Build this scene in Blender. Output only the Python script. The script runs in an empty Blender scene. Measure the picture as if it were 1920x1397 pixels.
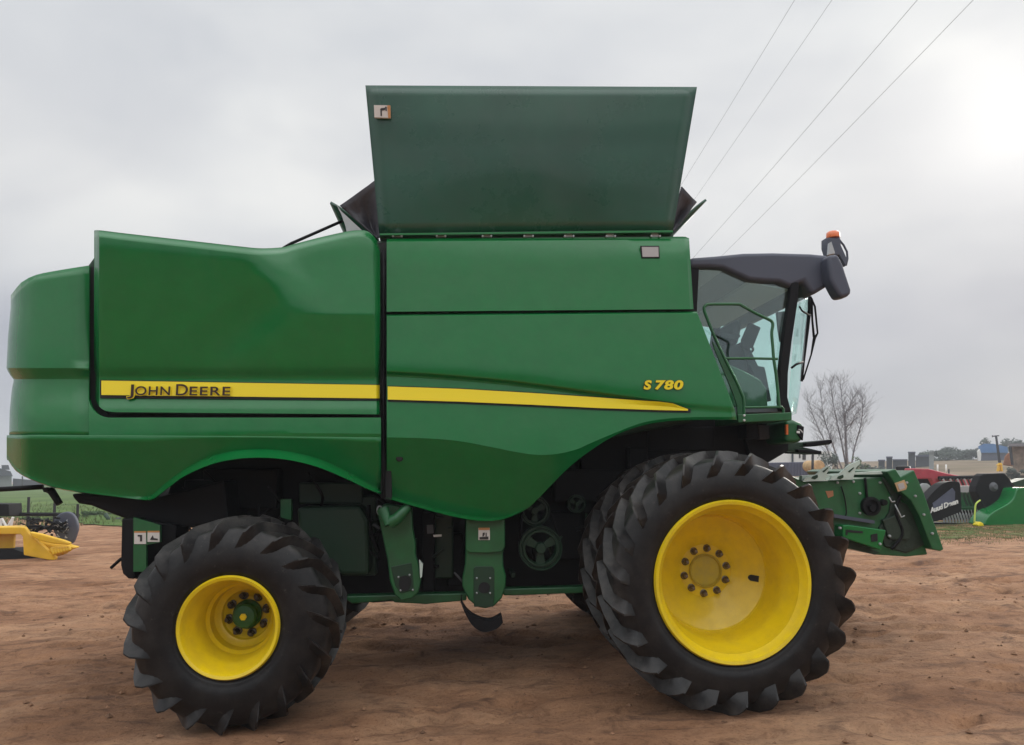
import bpy, bmesh, math, random
import numpy as np
from mathutils import Vector, Matrix, noise
random.seed(7)
R = math.radians
scene = bpy.context.scene
COL = scene.collection
# ------------------------------------------------------------------ camera
F_PX = 1443.0
YAW, PITCH, ROLL = R(4.6), math.atan(181.5 / F_PX), R(1.26)
CAM = Vector((0, 0, 1.625))
_f = Vector((math.sin(YAW) * math.cos(PITCH), math.cos(YAW) * math.cos(PITCH), math.sin(PITCH)))
_r0 = Vector((math.cos(YAW), -math.sin(YAW), 0))
_u0 = _r0.cross(_f)
_r = _r0 * math.cos(ROLL) - _u0 * math.sin(ROLL)
_u = _u0 * math.cos(ROLL) + _r0 * math.sin(ROLL)
cd = bpy.data.cameras.new("camera")
cam = bpy.data.objects.new("camera", cd)
COL.objects.link(cam)
cam.matrix_world = Matrix(((_r.x, _u.x, -_f.x, CAM.x), (_r.y, _u.y, -_f.y, CAM.y), (_r.z, _u.z, -_f.z, CAM.z), (0, 0, 0, 1)))
cd.sensor_width = 36
cd.lens = 36 * F_PX / 1920
cd.clip_end = 3000
scene.camera = cam


def ray(px, py):
    return _f + _r * ((px - 960) / F_PX) - _u * ((py - 698.5) / F_PX)


def P(px, py, Y):
    d = ray(px, py)
    return CAM + d * (Y / d.y)


def G(px, py, z=0.0):
    d = ray(px, py)
    return CAM + d * ((z - CAM.z) / d.z)


# ------------------------------------------------------------------ light
scene.render.engine = 'CYCLES'
scene.view_settings.view_transform = 'Standard'
scene.view_settings.look = 'None'
scene.view_settings.exposure = 0.0
scene.cycles.max_bounces = 8
scene.cycles.transparent_max_bounces = 16
scene.cycles.use_denoising = True
_sd = ray(1912, 235)
SUN_EL = math.atan2(_sd.z, math.hypot(_sd.x, _sd.y))
SUN_AZ = math.atan2(_sd.x, _sd.y)          # from +Y towards +X
w = bpy.data.worlds.new("World")
scene.world = w
w.use_nodes = True
nt = w.node_tree
nt.nodes.clear()


def N(tree, t, **kw):
    n = tree.nodes.new(t)
    for k, v in kw.items():
        if k in n.inputs:
            n.inputs[k].default_value = v
        else:
            setattr(n, k, v)
    return n


sky = N(nt, 'ShaderNodeTexSky', sky_type='NISHITA', sun_disc=False, sun_elevation=SUN_EL, sun_rotation=SUN_AZ)
bg1 = N(nt, 'ShaderNodeBackground', Strength=0.05)
nt.links.new(sky.outputs[0], bg1.inputs[0])
tc = N(nt, 'ShaderNodeTexCoord')
sep = N(nt, 'ShaderNodeSeparateXYZ')
nt.links.new(tc.outputs['Generated'], sep.inputs[0])


def math_(tree, op, a, b=None, clamp=False):
    n = tree.nodes.new('ShaderNodeMath')
    n.operation = op
    n.use_clamp = clamp
    for i, v in enumerate((a, b)):
        if v is None:
            continue
        if isinstance(v, (int, float)):
            n.inputs[i].default_value = v
        else:
            tree.links.new(v, n.inputs[i])
    return n.outputs[0]


def ramp(tree, fac, stops, interp='LINEAR'):
    n = tree.nodes.new('ShaderNodeValToRGB')
    cr = n.color_ramp
    cr.interpolation = interp
    while len(cr.elements) < len(stops):
        cr.elements.new(0.5)
    for e, (p, c) in zip(cr.elements, stops):
        e.position = p
        e.color = (*c, 1) if len(c) == 3 else c
    tree.links.new(fac, n.inputs[0])
    return n.outputs[0]


def mixc(tree, fac, a, b, mode='MIX'):
    n = tree.nodes.new('ShaderNodeMix')
    n.data_type = 'RGBA'
    n.blend_type = mode
    for s, v in ((n.inputs[0], fac), (n.inputs[6], a), (n.inputs[7], b)):
        if isinstance(v, (int, float)):
            s.default_value = v
        elif isinstance(v, tuple):
            s.default_value = (*v, 1)
        else:
            tree.links.new(v, s)
    return n.outputs[2]


mp = N(nt, 'ShaderNodeMapping')
mp.inputs['Scale'].default_value = (1.0, 1.0, 1.9)
nt.links.new(tc.outputs['Generated'], mp.inputs[0])
nz = N(nt, 'ShaderNodeTexNoise', Scale=1.9, Detail=4.0, Roughness=0.45, Distortion=0.5)
nt.links.new(mp.outputs[0], nz.inputs['Vector'])
nz2 = N(nt, 'ShaderNodeTexNoise', Scale=4.5, Detail=3.0, Roughness=0.45)
nt.links.new(mp.outputs[0], nz2.inputs['Vector'])
# base brightness with height above the horizon: overcast sky, brightest overhead
base = ramp(nt, sep.outputs[2], [(0.0, (0.66, 0.68, 0.71)), (0.09, (0.54, 0.557, 0.60)), (0.16, (0.51, 0.525, 0.575)),
                                 (0.25, (0.67, 0.68, 0.70)), (0.34, (0.76, 0.765, 0.77)), (0.52, (0.73, 0.745, 0.76)),
                                 (0.75, (1.55, 1.57, 1.6))], 'EASE')
cl = ramp(nt, nz.outputs[0], [(0.32, (0.84, 0.86, 0.90)), (0.5, (1.0, 1.0, 1.01)), (0.68, (1.13, 1.125, 1.11))], 'EASE')
cl2 = ramp(nt, nz2.outputs[0], [(0.35, (0.93, 0.94, 0.955)), (0.65, (1.05, 1.05, 1.04))], 'EASE')
c = mixc(nt, 1.0, base, cl, 'MULTIPLY')
c = mixc(nt, 1.0, c, cl2, 'MULTIPLY')
# unseen sky behind the viewer, brightened to lift the near side panels
bk = ramp(nt, math_(nt, 'ADD', math_(nt, 'MULTIPLY', sep.outputs[1], -0.5), 0.5), [(0.35, (1, 1, 1)), (0.75, (1.32, 1.32, 1.31))])
c = mixc(nt, 1.0, c, bk, 'MULTIPLY')
sd = Vector((math.sin(SUN_AZ) * math.cos(SUN_EL), math.cos(SUN_AZ) * math.cos(SUN_EL), math.sin(SUN_EL)))
dt = N(nt, 'ShaderNodeVectorMath', operation='DOT_PRODUCT')
nt.links.new(tc.outputs['Generated'], dt.inputs[0])
dt.inputs[1].default_value = sd
d0 = math_(nt, 'MAXIMUM', dt.outputs['Value'], 0.0)
g1 = math_(nt, 'POWER', d0, 260.0)
g2 = math_(nt, 'POWER', d0, 14.0)
g3 = math_(nt, 'MULTIPLY', g2, 0.06)
g4 = math_(nt, 'MULTIPLY', g1, 0.26)
gl = math_(nt, 'ADD', g3, g4)
glc = mixc(nt, 1.0, (1.0, 0.955, 0.87), gl, 'MULTIPLY')
c = mixc(nt, 1.0, c, glc, 'ADD')
bg2 = N(nt, 'ShaderNodeBackground', Strength=1.03)
nt.links.new(c, bg2.inputs[0])
mx = N(nt, 'ShaderNodeMixShader', Fac=0.93)
nt.links.new(bg1.outputs[0], mx.inputs[1])
nt.links.new(bg2.outputs[0], mx.inputs[2])
wo = N(nt, 'ShaderNodeOutputWorld')
nt.links.new(mx.outputs[0], wo.inputs[0])

sl = bpy.data.lights.new("sun", 'SUN')
sl.energy = 1.2
sl.angle = R(16)
sl.color = (1.0, 0.93, 0.83)
so = bpy.data.objects.new("sun", sl)
COL.objects.link(so)
so.rotation_euler = (-sd).to_track_quat('-Z', 'Y').to_euler()


# ------------------------------------------------------------------ materials
def material(name, col, rough=0.5, metal=0.0, coat=0.0, bump=0.0, bscale=30.0, var=0.0, vscale=6.0, dust=0.0,
             dustcol=(0.22, 0.17, 0.13), spec=0.5, trans=0.0, bdist=0.01, dscale=4.0):
    m = bpy.data.materials.new(name)
    m.use_nodes = True
    t = m.node_tree
    b = t.nodes['Principled BSDF']
    b.inputs['Roughness'].default_value = rough
    b.inputs['Metallic'].default_value = metal
    b.inputs['Coat Weight'].default_value = coat
    b.inputs['Coat Roughness'].default_value = 0.08
    b.inputs['Specular IOR Level'].default_value = spec
    b.inputs['Transmission Weight'].default_value = trans
    b.inputs['Base Color'].default_value = (*col, 1)
    co = N(t, 'ShaderNodeTexCoord')
    src = None
    if var > 0:
        n = N(t, 'ShaderNodeTexNoise', Scale=vscale, Detail=5.0, Roughness=0.6)
        t.links.new(co.outputs['Object'], n.inputs['Vector'])
        src = ramp(t, n.outputs[0], [(0.3, tuple(x * (1 - var) for x in col)), (0.7, tuple(min(1, x * (1 + var)) for x in col))])
    if dust > 0:
        n = N(t, 'ShaderNodeTexNoise', Scale=dscale, Detail=8.0, Roughness=0.7)
        t.links.new(co.outputs['Object'], n.inputs['Vector'])
        f = ramp(t, n.outputs[0], [(0.42, (0, 0, 0)), (0.72, (dust, dust, dust))])
        src = mixc(t, f, src if src else col, dustcol)
        rr = math_(t, 'ADD', math_(t, 'MULTIPLY', f, 0.5), rough, True)
        t.links.new(rr, b.inputs['Roughness'])
    if src:
        t.links.new(src, b.inputs['Base Color'])
    if bump > 0:
        n = N(t, 'ShaderNodeTexNoise', Scale=bscale, Detail=4.0, Roughness=0.55)
        t.links.new(co.outputs['Object'], n.inputs['Vector'])
        bm_ = N(t, 'ShaderNodeBump', Strength=bump, Distance=bdist)
        t.links.new(n.outputs[0], bm_.inputs['Height'])
        t.links.new(bm_.outputs[0], b.inputs['Normal'])
    return m


M = {}
M['green'] = material('green_paint', (0.003, 0.150, 0.033), 0.20, coat=0.12, spec=0.42, bump=0.3, bscale=1.6, bdist=0.03, dust=0.14, var=0.06, dustcol=(0.07, 0.13, 0.07), dscale=2.0)
M['green_matt'] = material('worn_green_paint', (0.008, 0.105, 0.03), 0.38, coat=0.15, dust=0.4, var=0.2, dustcol=(0.035, 0.075, 0.04), dscale=7, bump=0.2, bscale=12, bdist=0.006)
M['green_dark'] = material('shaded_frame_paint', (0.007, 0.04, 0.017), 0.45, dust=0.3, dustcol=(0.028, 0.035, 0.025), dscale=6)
M['green_pale'] = material('faded_pale_green_paint', (0.52, 0.62, 0.55), 0.5, dust=0.3, dscale=9)
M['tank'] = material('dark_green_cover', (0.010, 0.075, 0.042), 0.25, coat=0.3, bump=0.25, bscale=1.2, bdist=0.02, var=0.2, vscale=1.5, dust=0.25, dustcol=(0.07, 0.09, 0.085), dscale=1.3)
M['yellow'] = material('yellow_paint', (0.78, 0.57, 0.004), 0.36, coat=0.25, var=0.07, vscale=3, dust=0.28, dustcol=(0.38, 0.24, 0.05), dscale=9, bump=0.15, bscale=20, bdist=0.004)
M['yellow_decal'] = material('yellow_decal', (0.88, 0.70, 0.012), 0.4)
M['yellow_old'] = material('weathered_yellow_paint', (0.78, 0.46, 0.008), 0.5, var=0.15, dust=0.3, dscale=3)
M['rubber'] = material('tyre_rubber', (0.012, 0.012, 0.0145), 0.55, bump=0.35, bscale=9, bdist=0.012, dust=0.28, dustcol=(0.10, 0.085, 0.075), dscale=6, var=0.2, spec=0.45)
def tyre_material(name, rad):
    m = material(name, (0.0045, 0.0045, 0.0056), 0.42, bump=0.3, bscale=9, bdist=0.01, spec=0.3)
    t = m.node_tree
    b = t.nodes['Principled BSDF']
    co = N(t, 'ShaderNodeTexCoord')
    sp = N(t, 'ShaderNodeSeparateXYZ')
    t.links.new(co.outputs['Object'], sp.inputs[0])
    r2 = math_(t, 'SQRT', math_(t, 'ADD', math_(t, 'MULTIPLY', sp.outputs[0], sp.outputs[0]), math_(t, 'MULTIPLY', sp.outputs[2], sp.outputs[2])))
    rim_ = ramp(t, math_(t, 'DIVIDE', r2, rad), [(0.62, (0.22, 0.22, 0.22)), (0.84, (0.42, 0.42, 0.42)), (0.95, (0.9, 0.9, 0.9))])
    n = N(t, 'ShaderNodeTexNoise', Scale=5.0, Detail=9.0, Roughness=0.72)
    t.links.new(co.outputs['Object'], n.inputs['Vector'])
    f = ramp(t, n.outputs[0], [(0.42, (0.10, 0.10, 0.10)), (0.66, (0.95, 0.95, 0.95))])
    f = mixc(t, 1.0, f, rim_, 'MULTIPLY')
    c_ = mixc(t, f, (0.0045, 0.0045, 0.0056), (0.065, 0.058, 0.053))
    n2 = N(t, 'ShaderNodeTexNoise', Scale=16.0, Detail=6.0, Roughness=0.8)
    t.links.new(co.outputs['Object'], n2.inputs['Vector'])
    f2 = ramp(t, n2.outputs[0], [(0.60, (0, 0, 0)), (0.72, (0.5, 0.5, 0.5))])
    c_ = mixc(t, f2, c_, (0.10, 0.085, 0.075))
    t.links.new(c_, b.inputs['Base Color'])
    return m


M['rubber_dusty'] = material('dusty_tyre_rubber', (0.03, 0.029, 0.031), 0.55, bump=0.35, bscale=9, bdist=0.012, dust=0.6, dustcol=(0.16, 0.14, 0.125), dscale=5, spec=0.4)
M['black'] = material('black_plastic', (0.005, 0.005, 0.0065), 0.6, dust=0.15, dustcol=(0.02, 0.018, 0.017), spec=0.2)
M['grease'] = material('greasy_dark_green_paint', (0.008, 0.022, 0.012), 0.45, dust=0.7, dustcol=(0.03, 0.05, 0.03), dscale=9, bump=0.5, bscale=14, bdist=0.02)
M['seam'] = material('black_rubber_seal', (0.004, 0.004, 0.005), 0.7)
M['darkgrey'] = material('grey_moulded_plastic', (0.066, 0.074, 0.105), 0.5, bump=0.2, bscale=150, bdist=0.001)
M['interior'] = material('cab_trim', (0.10, 0.105, 0.115), 0.7, var=0.1)
M['lightened_ceiling'] = material('lightened_ceiling_grey', (0.40, 0.41, 0.43), 0.8)  # pale to imitate the glass reflection seen over the cab ceiling
M['seat'] = material('seat_fabric', (0.05, 0.055, 0.065), 0.85)
M['fabric'] = material('black_tank_fabric', (0.03, 0.028, 0.037), 0.42, bump=0.6, bscale=4, bdist=0.03, dust=0.5, dustcol=(0.13, 0.13, 0.15), dscale=4)
M['steel'] = material('galvanised_steel', (0.42, 0.44, 0.45), 0.45, metal=0.3, dust=0.3)
M['chrome'] = material('bolt_steel', (0.17, 0.14, 0.12), 0.35, metal=0.8)
M['hub_metal'] = material('grimy_hub_paint', (0.50, 0.40, 0.04), 0.4, metal=0.15, dust=0.4, dustcol=(0.2, 0.19, 0.15), dscale=8)
M['bolt'] = material('dark_wheel_nut', (0.07, 0.06, 0.05), 0.35, metal=0.6)
M['orange'] = material('orange_lens', (0.75, 0.16, 0.03), 0.3, coat=0.5)
M['white'] = material('white_paint', (0.75, 0.75, 0.73), 0.5, var=0.05)
M['decal'] = material('warning_decal_white', (0.62, 0.58, 0.54), 0.5, var=0.08)
M['decal_orange'] = material('warning_decal_orange', (0.50, 0.22, 0.07), 0.5)
M['ink'] = material('decal_ink', (0.025, 0.02, 0.02), 0.5)
M['brown_ink'] = material('brown_lettering', (0.035, 0.012, 0.008), 0.45)
M['red'] = material('faded_red_paint', (0.40, 0.035, 0.06), 0.5, var=0.15, dust=0.3)
M['reflector'] = material('pale_reflector', (0.42, 0.40, 0.40), 0.35)
M['wood'] = material('weathered_pole', (0.03, 0.03, 0.035), 0.8)
M['bark'] = material('bare_tree_bark', (0.20, 0.195, 0.21), 0.9, var=0.2, vscale=3)
M['strap'] = material('lime_strap', (0.55, 0.70, 0.12), 0.5)
M['far_dark'] = material('distant_slate_cladding', (0.04, 0.05, 0.065), 0.8, var=0.25, vscale=0.6)
M['far_grey'] = material('distant_grey_render', (0.26, 0.28, 0.28), 0.8, var=0.1, vscale=1)
M['far_blue'] = material('distant_blue_sheet', (0.06, 0.17, 0.38), 0.6, var=0.15, vscale=1)
M['blue_grey'] = material('container_blue_grey', (0.075, 0.085, 0.13), 0.6, var=0.15)
M['brick'] = material('rough_brick', (0.20, 0.15, 0.11), 0.9, var=0.5, vscale=2.2, bump=0.5, bscale=6)
M['terracotta'] = material('terracotta_wall', (0.36, 0.16, 0.08), 0.9, var=0.2)
M['straw'] = material('straw', (0.50, 0.33, 0.17), 0.9, var=0.2, bump=0.6, bscale=12)


def glass(name, tint, gloss=0.16):
    m = bpy.data.materials.new(name)
    m.use_nodes = True
    t = m.node_tree
    t.nodes.clear()
    tr = N(t, 'ShaderNodeBsdfTransparent')
    tr.inputs[0].default_value = (*tint, 1)
    gls = N(t, 'ShaderNodeBsdfGlossy', Roughness=0.03)
    gls.inputs[0].default_value = (0.9, 0.95, 0.97, 1)
    lw = N(t, 'ShaderNodeLayerWeight', Blend=0.5)
    f = math_(t, 'ADD', math_(t, 'MULTIPLY', math_(t, 'POWER', lw.outputs['Facing'], 4.0), 0.35), gloss, True)
    mx_ = N(t, 'ShaderNodeMixShader')
    t.links.new(f, mx_.inputs[0])
    t.links.new(tr.outputs[0], mx_.inputs[1])
    t.links.new(gls.outputs[0], mx_.inputs[2])
    o = N(t, 'ShaderNodeOutputMaterial')
    t.links.new(mx_.outputs[0], o.inputs[0])
    return m


M['glass'] = glass('tinted_cab_glass', (0.85, 0.975, 0.945), 0.07)
M['glass_front'] = glass('tinted_windscreen_glass', (0.90, 0.985, 0.96), 0.02)


# ------------------------------------------------------------------ mesh helpers
def mesh_obj(name, verts, faces, mat, parent=None, smooth=False, angle=None, bevel=0.0, bang=40, subs=2, mats=None, fmat=None):
    me = bpy.data.meshes.new(name)
    me.from_pydata([tuple(v) for v in verts], [], faces)
    me.materials.append(mat)
    for x in (mats or []):
        me.materials.append(x)
    if fmat is not None:
        me.polygons.foreach_set('material_index', fmat)
    if smooth:
        me.polygons.foreach_set('use_smooth', [True] * len(me.polygons))
        if angle:
            me.set_sharp_from_angle(angle=R(angle))
    me.update()
    o = bpy.data.objects.new(name, me)
    COL.objects.link(o)
    if parent:
        o.parent = parent
    if bevel > 0:
        b = o.modifiers.new('bevel', 'BEVEL')
        b.width = bevel
        b.segments = subs
        b.limit_method = 'ANGLE'
        b.angle_limit = R(bang)
        b.harden_normals = False
    return o


class MB:
    def __init__(s):
        s.v, s.f, s.m = [], [], []
        s.cur = 0

    def add(s, vs, fs):
        k = len(s.v)
        s.v += [tuple(v) for v in vs]
        s.f += [tuple(i + k for i in f) for f in fs]
        s.m += [s.cur] * len(fs)
        return s

    def box(s, a, b):
        x0, y0, z0 = (min(a[i], b[i]) for i in range(3))
        x1, y1, z1 = (max(a[i], b[i]) for i in range(3))
        vs = [(x0, y0, z0), (x1, y0, z0), (x1, y1, z0), (x0, y1, z0), (x0, y0, z1), (x1, y0, z1), (x1, y1, z1), (x0, y1, z1)]
        return s.add(vs, [(0, 3, 2, 1), (4, 5, 6, 7), (0, 1, 5, 4), (1, 2, 6, 5), (2, 3, 7, 6), (3, 0, 4, 7)])

    def prism(s, front, back):
        n = len(front)
        fs = [tuple(range(n)), tuple(range(2 * n - 1, n - 1, -1))]
        fs += [(i, i + n, (i + 1) % n + n, (i + 1) % n) for i in range(n)]
        return s.add(list(front) + list(back), fs)

    def slab(s, pts, Y, th):
        """outline in the photograph's pixels, standing in the plane y=Y, th metres thick away from the viewer"""
        fr = [P(x, y, Y) for x, y in pts]
        # make the winding face -Y
        a = sum(fr[i].x * fr[(i + 1) % len(fr)].z - fr[(i + 1) % len(fr)].x * fr[i].z for i in range(len(fr)))
        if a < 0:
            fr = fr[::-1]
        return s.prism(fr, [p + Vector((0, th, 0)) for p in fr])

    def tube(s, pts, rad, n=10, cap=True):
        pts = [Vector(p) for p in pts]
        rr = rad if isinstance(rad, (list, tuple)) else [rad] * len(pts)
        k = len(pts)
        up = None
        rings = []
        for i in range(k):
            t = (pts[min(i + 1, k - 1)] - pts[max(i - 1, 0)]).normalized()
            if up is None:
                up = t.orthogonal().normalized()
            else:
                up = (up - t * up.dot(t)).normalized()
            sd_ = t.cross(up)
            rings.append([pts[i] + (up * math.cos(2 * math.pi * j / n) + sd_ * math.sin(2 * math.pi * j / n)) * rr[i] for j in range(n)])
        vs = [p for r_ in rings for p in r_]
        fs = [(i * n + j, i * n + (j + 1) % n, (i + 1) * n + (j + 1) % n, (i + 1) * n + j) for i in range(k - 1) for j in range(n)]
        if cap:
            fs += [tuple(range(n - 1, -1, -1)), tuple((k - 1) * n + j for j in range(n))]
        return s.add(vs, fs)

    def lathe(s, prof, c, n=64, close=False):
        """prof: list of (r, y) revolved about the y axis through c"""
        vs, fs = [], []
        for r_, y in prof:
            for j in range(n):
                a = 2 * math.pi * j / n
                vs.append((c[0] + r_ * math.cos(a), c[1] + y, c[2] + r_ * math.sin(a)))
        k = len(prof)
        rng = k if close else k - 1
        for i in range(rng):
            i2 = (i + 1) % k
            for j in range(n):
                fs.append((i * n + j, i * n + (j + 1) % n, i2 * n + (j + 1) % n, i2 * n + j))
        return s.add(vs, fs)

    def build(s, name, mat, parent=None, **kw):
        fm = s.m if any(s.m) else None
        return mesh_obj(name, s.v, s.f, mat, parent, fmat=fm, **kw)


def thing(name, label, cat, loc=(0, 0, 0), group=None):
    o = bpy.data.objects.new(name, None)
    o.empty_display_size = 0.2
    COL.objects.link(o)
    o.location = loc
    o['label'] = label
    o['category'] = cat
    if group:
        o['group'] = group
    return o


def tag(o, label, cat, group=None, kind=None):
    if label:
        o['label'] = label
        o['category'] = cat
    if group:
        o['group'] = group
    if kind:
        o['kind'] = kind
    return o


def reparent(t):
    """the parts were laid out in world metres: keep them there under an Empty that stands elsewhere"""
    for c_ in t.children:
        if c_.type == 'EMPTY':
            continue
        c_.matrix_parent_inverse = Matrix.Translation(-Vector(t.location))


def bez(pts, n=12):
    """Catmull-Rom through 2-D points"""
    out = []
    k = len(pts)
    for i in range(k - 1):
        p0, p1, p2, p3 = pts[max(i - 1, 0)], pts[i], pts[i + 1], pts[min(i + 2, k - 1)]
        for j in range(n):
            t = j / n
            out.append(tuple(0.5 * ((2 * b) + (-a + c_) * t + (2 * a - 5 * b + 4 * c_ - d) * t * t + (-a + 3 * b - 3 * c_ + d) * t ** 3)
                             for a, b, c_, d in zip(p0, p1, p2, p3)))
    out.append(tuple(pts[-1]))
    return out


def sheet(name, xs, curves, depth, mat, parent, th=0.03, sub=4, angle=14, bevel=0.004, xfun=None):
    """A pressed sheet-metal panel. xs: pixel columns; curves: functions x->py from top to bottom;
    depth: function(x,py)->Y in metres. Has a real back face th behind."""
    cols = []
    rows = None
    for x in xs:
        ys = [c_(x) for c_ in curves]
        col = []
        for a, b in zip(ys[:-1], ys[1:]):
            for j in range(sub):
                col.append(a + (b - a) * j / sub)
        col.append(ys[-1])
        rows = len(col)
        cols.append([P(x if xfun is None else xfun(x, y), y, depth(x, y)) for y in col])
    n, m_ = len(cols), rows
    vs = [p for c_ in cols for p in c_]
    vs += [p + Vector((0, th, 0)) for c_ in cols for p in c_]
    o = n * m_
    fs = []
    for i in range(n - 1):
        for j in range(m_ - 1):
            a, b, c2, d = i * m_ + j, (i + 1) * m_ + j, (i + 1) * m_ + j + 1, i * m_ + j + 1
            fs.append((a, d, c2, b))
            fs.append((a + o, b + o, c2 + o, d + o))
    for i in range(n - 1):
        a, b = i * m_, (i + 1) * m_
        fs.append((a, b, b + o, a + o))
        a, b = a + m_ - 1, b + m_ - 1
        fs.append((a, a + o, b + o, b))
    for j in range(m_ - 1):
        fs.append((j, j + o, j + 1 + o, j + 1))
        a = (n - 1) * m_ + j
        fs.append((a, a + 1, a + 1 + o, a + o))
    return mesh_obj(name, vs, fs, mat, parent, smooth=True, angle=angle, bevel=bevel, bang=60)


def outward(o):
    me = o.data
    if sum(p.normal.y * p.area for p in me.polygons) > 0:
        me.flip_normals()
    return o


def cur(pts, smooth=True):
    q = bez(pts, 8) if smooth and len(pts) > 2 else pts
    X = [p[0] for p in q]
    Yv = [p[1] for p in q]
    return lambda x: float(np.interp(x, X, Yv))


def ss(a, b, x):
    t = min(1, max(0, (x - a) / (b - a)))
    return t * t * (3 - 2 * t)


def text_obj(name, body, mat, parent, size, origin, xdir, offset=0.0, extrude=0.002, shear=0.0, spacing=1.0, width=None):
    c_ = bpy.data.curves.new(name, 'FONT')
    c_.body = body
    c_.size = size
    c_.offset = offset
    c_.extrude = extrude
    c_.shear = shear
    c_.space_character = spacing
    tmp = bpy.data.objects.new(name + '_tmp', c_)
    COL.objects.link(tmp)
    dg = bpy.context.evaluated_depsgraph_get()
    me = bpy.data.meshes.new_from_object(tmp.evaluated_get(dg))
    bpy.data.objects.remove(tmp)
    me.name = name
    if width:
        xs_ = [v_.co.x for v_ in me.vertices]
        x0_, x1_ = min(xs_) + offset, max(xs_) - offset
        for v_ in me.vertices:
            v_.co.x = (v_.co.x - x0_) * width / (x1_ - x0_)
    xd = Vector(xdir).normalized()
    nd = Vector((0, -1, 0))
    nd = (nd - xd * nd.dot(xd)).normalized()
    yd = nd.cross(xd)
    Mx = Matrix(((xd.x, yd.x, nd.x, origin[0]), (xd.y, yd.y, nd.y, origin[1]), (xd.z, yd.z, nd.z, origin[2]), (0, 0, 0, 1)))
    me.transform(Mx)
    me.materials.clear()
    me.materials.append(mat)
    o = bpy.data.objects.new(name, me)
    COL.objects.link(o)
    if parent:
        o.parent = parent
    return o


# ================================================================== SETTING
def ground_mat():
    m = bpy.data.materials.new('red_dirt')
    m.use_nodes = True
    t = m.node_tree
    b = t.nodes['Principled BSDF']
    b.inputs['Roughness'].default_value = 0.9
    b.inputs['Specular IOR Level'].default_value = 0.2
    co = N(t, 'ShaderNodeTexCoord')

    def nzv(scale, detail=6.0, rough=0.6, sc=(1, 1, 1), dist=0.0):
        mp_ = N(t, 'ShaderNodeMapping')
        mp_.inputs['Scale'].default_value = sc
        t.links.new(co.outputs['Object'], mp_.inputs[0])
        n = N(t, 'ShaderNodeTexNoise', Scale=scale, Detail=detail, Roughness=rough, Distortion=dist)
        t.links.new(mp_.outputs[0], n.inputs['Vector'])
        return n.outputs[0]
    a = nzv(0.7, 6, 0.62, (0.8, 1.0, 1), 0.8)
    c1 = ramp(t, a, [(0.32, (0.265, 0.132, 0.070)), (0.48, (0.385, 0.207, 0.115)), (0.68, (0.49, 0.295, 0.175))])
    bb = nzv(3.0, 9, 0.72, (0.9, 1.25, 1), 0.9)
    c2 = ramp(t, bb, [(0.34, (0.55, 0.52, 0.52)), (0.50, (0.98, 0.97, 0.97)), (0.68, (1.22, 1.2, 1.16))])
    col = mixc(t, 1.0, c1, c2, 'MULTIPLY')
    cc = nzv(38, 6, 0.75)
    c3 = ramp(t, cc, [(0.34, (0.62, 0.58, 0.56)), (0.46, (1, 1, 1)), (0.66, (1.05, 1.05, 1.05)), (0.78, (1.28, 1.25, 1.22))])
    col = mixc(t, 1.0, col, c3, 'MULTIPLY')
    # damp dark scrapes
    dd = nzv(1.6, 8, 0.66, (0.7, 1.7, 1), 1.4)
    f4 = ramp(t, dd, [(0.56, (0, 0, 0)), (0.68, (0.7, 0.7, 0.7))])
    col = mixc(t, f4, col, (0.085, 0.045, 0.034))
    # loose straw flecks
    vo = N(t, 'ShaderNodeTexVoronoi', Scale=26.0, Randomness=1.0)
    mp2 = N(t, 'ShaderNodeMapping')
    mp2.inputs['Scale'].default_value = (0.4, 1.6, 1)
    t.links.new(co.outputs['Object'], mp2.inputs[0])
    t.links.new(mp2.outputs[0], vo.inputs['Vector'])
    f5 = ramp(t, vo.outputs['Distance'], [(0.03, (0.55, 0.55, 0.55)), (0.09, (0, 0, 0))])
    col = mixc(t, f5, col, (0.12, 0.08, 0.06))
    t.links.new(col, b.inputs['Base Color'])
    h1 = math_(t, 'MULTIPLY', nzv(6, 10, 0.74, (1, 1.1, 1), 0.6), 0.8)
    h2 = math_(t, 'MULTIPLY', cc, 0.35)
    h = math_(t, 'ADD', h1, h2)
    bu = N(t, 'ShaderNodeBump', Strength=1.0, Distance=0.07)
    t.links.new(h, bu.inputs['Height'])
    t.links.new(bu.outputs[0], b.inputs['Normal'])
    return m


M['dirt'] = ground_mat()
M['grass_sheet'] = material('short_grass', (0.085, 0.13, 0.035), 0.95, var=0.35, vscale=0.35, dust=0.85, dustcol=(0.19, 0.15, 0.08), dscale=0.6, spec=0.1)
gm = M['grass_sheet']
gt_ = gm.node_tree
gpb = gt_.nodes['Principled BSDF']
gco = N(gt_, 'ShaderNodeTexCoord')
gnn = N(gt_, 'ShaderNodeTexNoise', Scale=2.2, Detail=9.0, Roughness=0.75)
gt_.links.new(gco.outputs['Object'], gnn.inputs['Vector'])
gt_.links.new(ramp(gt_, gnn.outputs[0], [(0.44, (0, 0, 0)), (0.56, (1, 1, 1))]), gpb.inputs['Alpha'])
M['field'] = material('green_field_grass', (0.075, 0.135, 0.03), 0.95, var=0.35, vscale=0.15, dust=0.5, dustcol=(0.15, 0.15, 0.06), dscale=0.3, spec=0.1)
M['hill'] = material('dry_field', (0.185, 0.135, 0.09), 0.95, var=0.4, vscale=0.12, dust=0.4, dustcol=(0.12, 0.125, 0.06), dscale=0.05, spec=0.1)

WF, WR = Vector((0, 0, 0)), Vector((0, 0, 0))
YF = 5.12                      # outer face of the front dual
YR = 5.20                      # outer face of the rear tyre
RF, RRr = 0.886, 0.695
_pf = P(1371, 1088, YF + 0.04)
_pr = P(431, 1174, YR + 0.04)
CF = Vector((_pf.x, 0, RF - 0.034))
CR = Vector((_pr.x, 0, RRr - 0.032))


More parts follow.
